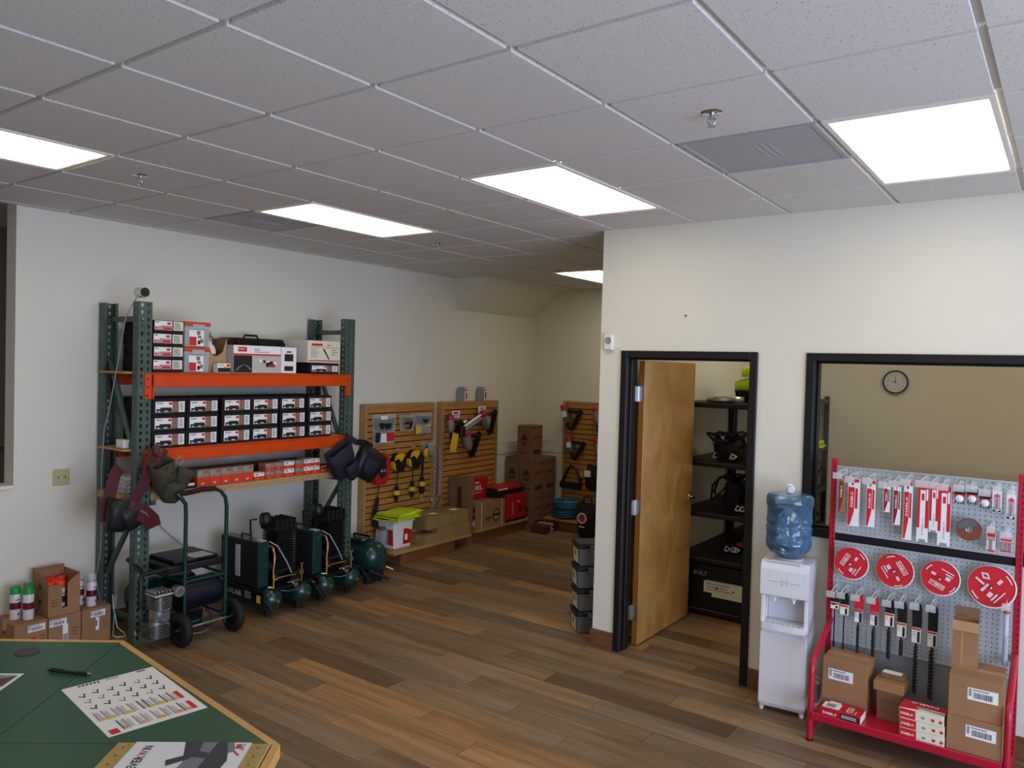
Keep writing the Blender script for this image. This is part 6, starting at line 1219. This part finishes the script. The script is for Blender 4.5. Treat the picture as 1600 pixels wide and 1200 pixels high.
# product sheet: corners measured on the counter: left, far, right, near
t = thing('product_sheet', 'white product sheet printed with rows of tools, lying on the counter', 'paper', (-1.70, -.70, TH+.0008))
o_, u_, v_ = Vector((-1.306, -.881, 0)), Vector((-1.265, -.594, 0)), Vector((-1.736, -.806, 0))     # near corner, right corner, left corner
U = (u_-o_); V_ = (v_-o_); V_ = V_ - U*(V_.dot(U)/U.dot(U)); U = U.normalized()*.285; V_ = V_.normalized()*.432; org = o_ - Vector((-1.70, -.70, 0)); PM = Matrix(((U.x, V_.x, 0, org.x), (U.y, V_.y, 0, org.y), (0, 0, 1, 0), (0, 0, 0, 1)))
b = B(); b.M = PM; b.box(0, 1, 0, 1, 0, .0006, mat('paper_white', '#e6e4de', .6)); b.done('sheet', t)
b = B(); b.M = PM; r = random.Random(4); NAVYP = mat('navy_print', '#3d4468', .6)
def q4(x0, x1, y0, y1, m, z=.0009): b.quad((x0, y0, z), (x1, y0, z), (x1, y1, z), (x0, y1, z), m)
q4(.04, .13, .02, .10, PRED)
# u runs near -> right (0..1), v runs near -> left (0..1)
b2 = b
for c_, v0 in enumerate((.11, .39)):                            # two table bands with red heads
    pass
for band, (u0, hd) in enumerate(((.14, .0), (.40, .0))):
    pass
b.done('logo_block', t)
# tables fill the half toward the near-right edge, tools the half toward the far-left edge
b = B(); b.M = PM
PO = lambda s, w_: (s, w_)
# near edge of the sheet (v small) holds two table columns along u
for col_, (v0, v1) in enumerate(((.05, .22), (.27, .44))):
    u = .17 if col_ == 0 else .05
    while u < .86:
        wd = r.choice((.06, .08, .1)); q4(u, u+.016, v0, v1, NAVYP if r.random() < .5 else PGREY)
        for k in range(3): q4(u+.022+k*.014, u+.028+k*.014, v0+.01, v1-r.uniform(.01, .04), PGREY)
        if r.random() < .45: q4(u+.02, u+wd-.01, v0, v0+.045, PYELLOW if col_ else mat('pale_orange_print', '#d79a5d'), .0011)
        u += wd
    q4(.88, .93, v0, v1-.02, PRED)
b.done('tables', t)
b = B(); b.M = PM
for i in range(6):                                               # drawn hand tools
    for j in range(3):
        cu, cv = .12 + i*.145, .53 + j*.125 + .02*(i % 2); s = .046; m = PBLACK if r.random() < .7 else PGREY
        b.add([(cu-s, cv-s*.2, .0009), (cu+s*.3, cv-s*.9, .0009), (cu+s*.5, cv-s*.6, .0009), (cu-s*.8, cv+s*.1, .0009)], [(0, 1, 2, 3)], m)
        b.add([(cu, cv-s*.5, .0011), (cu+s*.35, cv-s*.5, .0011), (cu+s*.9, cv+s*.6, .0011), (cu+s*.6, cv+s*.7, .0011)], [(0, 1, 2, 3)], m)
        q4(cu-.01, cu+.05, cv+.03, cv+.034, PGREY)
b.done('tool_drawings', t)
b = B(); b.M = PM
for k, (x0, x1) in enumerate(((.16, .40), (.46, .60), (.80, .95))):
    for i in range(6 if k < 2 else 4): q4(x0+i*(x1-x0)/6, x0+(i+.7)*(x1-x0)/6, .955, .985, PBLACK if k != 1 else PGREY)
b.done('heading', t)
# catalogue on a tan board, lettered EVERWIN
P0 = Vector((-1.226, -.872, 0)); dq = Vector((ql.x, ql.y, 0)); dw = Vector((s2.x, s2.y, 0))
t = thing('catalogue', 'nailer catalogue lettered EVERWIN on a tan board, bottom edge of the photo', 'catalogue', (ap.x, ap.y, TH+.0008))
so = Vector((c2.x, c2.y, 0)) - Vector((ap.x, ap.y, 0)) + dw*.0245 + dq*.004; Wb = .42; Lb = .50
# board frame: X axis runs from the outer edge of the counter inwards, Y axis along the run towards the viewer
BM = Matrix(((dw.x, dq.x, 0, so.x), (dw.y, dq.y, 0, so.y), (0, 0, 1, 0), (0, 0, 0, 1)))
b = B(); b.M = BM; b.box(0, Wb, 0, Lb, 0, .006, mat('tan_board', '#a98f52', .6, noise=(40, .12)))
b.done('board', t, .003)
b = B(); b.M = BM
for s in (.028, Wb-.028):
    for k in range(10): b.cyl((s, .03+.045*k, .0061), (s, .03+.045*k, .0068), .0035, mat('rivet_brown', '#5c4a22', .5), n=8)
b.done('hole_row', t)
x0, x1 = .052, Wb-.052; zc = .0075
b = B(); b.M = BM; b.box(x0, x1, .0, Lb-.01, .0062, .0072, mat('cover_white', '#dedfe0', .4)); b.done('cover', t)
b = B(); b.M = BM
def cv(pts, m, z=0): b.add([(x, y, zc+z) for x, y in pts], [tuple(range(len(pts)))], m)
TOOLG = mat('tool_grey', '#6f767f', .5); TOOLD = mat('tool_dark', '#33363a', .5)
cv([(.115, 0), (.235, 0), (.20, .12), (.21, .30), (.12, .34), (.09, .10)], TOOLD); cv([(.145, .0), (.185, .0), (.18, .05), (.15, .06)], TOOLG, .0003); cv([(.10, .0), (.12, .0), (.10, .06), (.085, .05)], TOOLG, .0003); cv([(.15, .09), (.20, .08), (.215, .2), (.16, .22)], TOOLG, .0003); cv([(.19, .06), (.25, .10), (.24, .13), (.19, .09)], TOOLD, .0006)
b.done('tool_picture', t)
b = B(); b.M = BM; tx = Vector((0, -1, 0)); ty = Vector((1, 0, 0))
o0 = Vector((.312, .150, zc+.0003))
b.text('EVER', o0, tx, ty, .034, PBLACK, fit=.072); b.text('W', o0 + tx*.074, tx, ty, .034, PRED, fit=.027); b.text('IN', o0 + tx*.103, tx, ty, .034, PBLACK, fit=.024); b.done('lettering', t)
b = B(); b.M = BM; 
cv([(.075, .01), (.090, .01), (.090, .035), (.075, .035)], PRED); cv([(.062, .04), (.080, .018), (.083, .02), (.066, .045)], PRED, .0002)
for k in range(3): cv([(.066+.0*k, .01+.012*k), (.073, .01+.012*k), (.073, .018+.012*k), (.066, .018+.012*k)], PGREY, .0003)
cv([(.10, .03), (.112, .025), (.07, .075), (.066, .07)], PRED, .0002); b.done('small_print', t)
# corner of another picture sheet at the left edge
t = thing('photo_sheet', 'corner of a white-bordered picture sheet at the left edge of the counter', 'paper', (-2.06, -.86, TH+.0008))
A_ = Vector((-1.959, -.837, 0)) - Vector((-2.06, -.86, 0)); d1 = Vector((.088, -.106, 0)).normalized(); d2 = Vector((-d1.y, d1.x, 0)) ; d2 = -d2 if d2.x > 0 else d2
SM = Matrix(((d1.x, d2.x, 0, A_.x), (d1.y, d2.y, 0, A_.y), (0, 0, 1, 0), (0, 0, 0, 1)))
b = B(); b.M = SM; b.box(0, .28, 0, .216, 0, .0006, MATS['paper_white']); b.done('sheet', t)
b = B(); b.M = SM; b.quad((.012, .012, .0009), (.268, .012, .0009), (.268, .2, .0009), (.012, .2, .0009), PGREY); b.quad((.02, .012, .0011), (.10, .012, .0011), (.12, .08, .0011), (.05, .07, .0011), mat('dim_brown_print', '#4a413c')); b.quad((.02, .05, .0012), (.07, .08, .0012), (.05, .12, .0012), (.015, .1, .0012), PBROWN); b.done('picture', t)
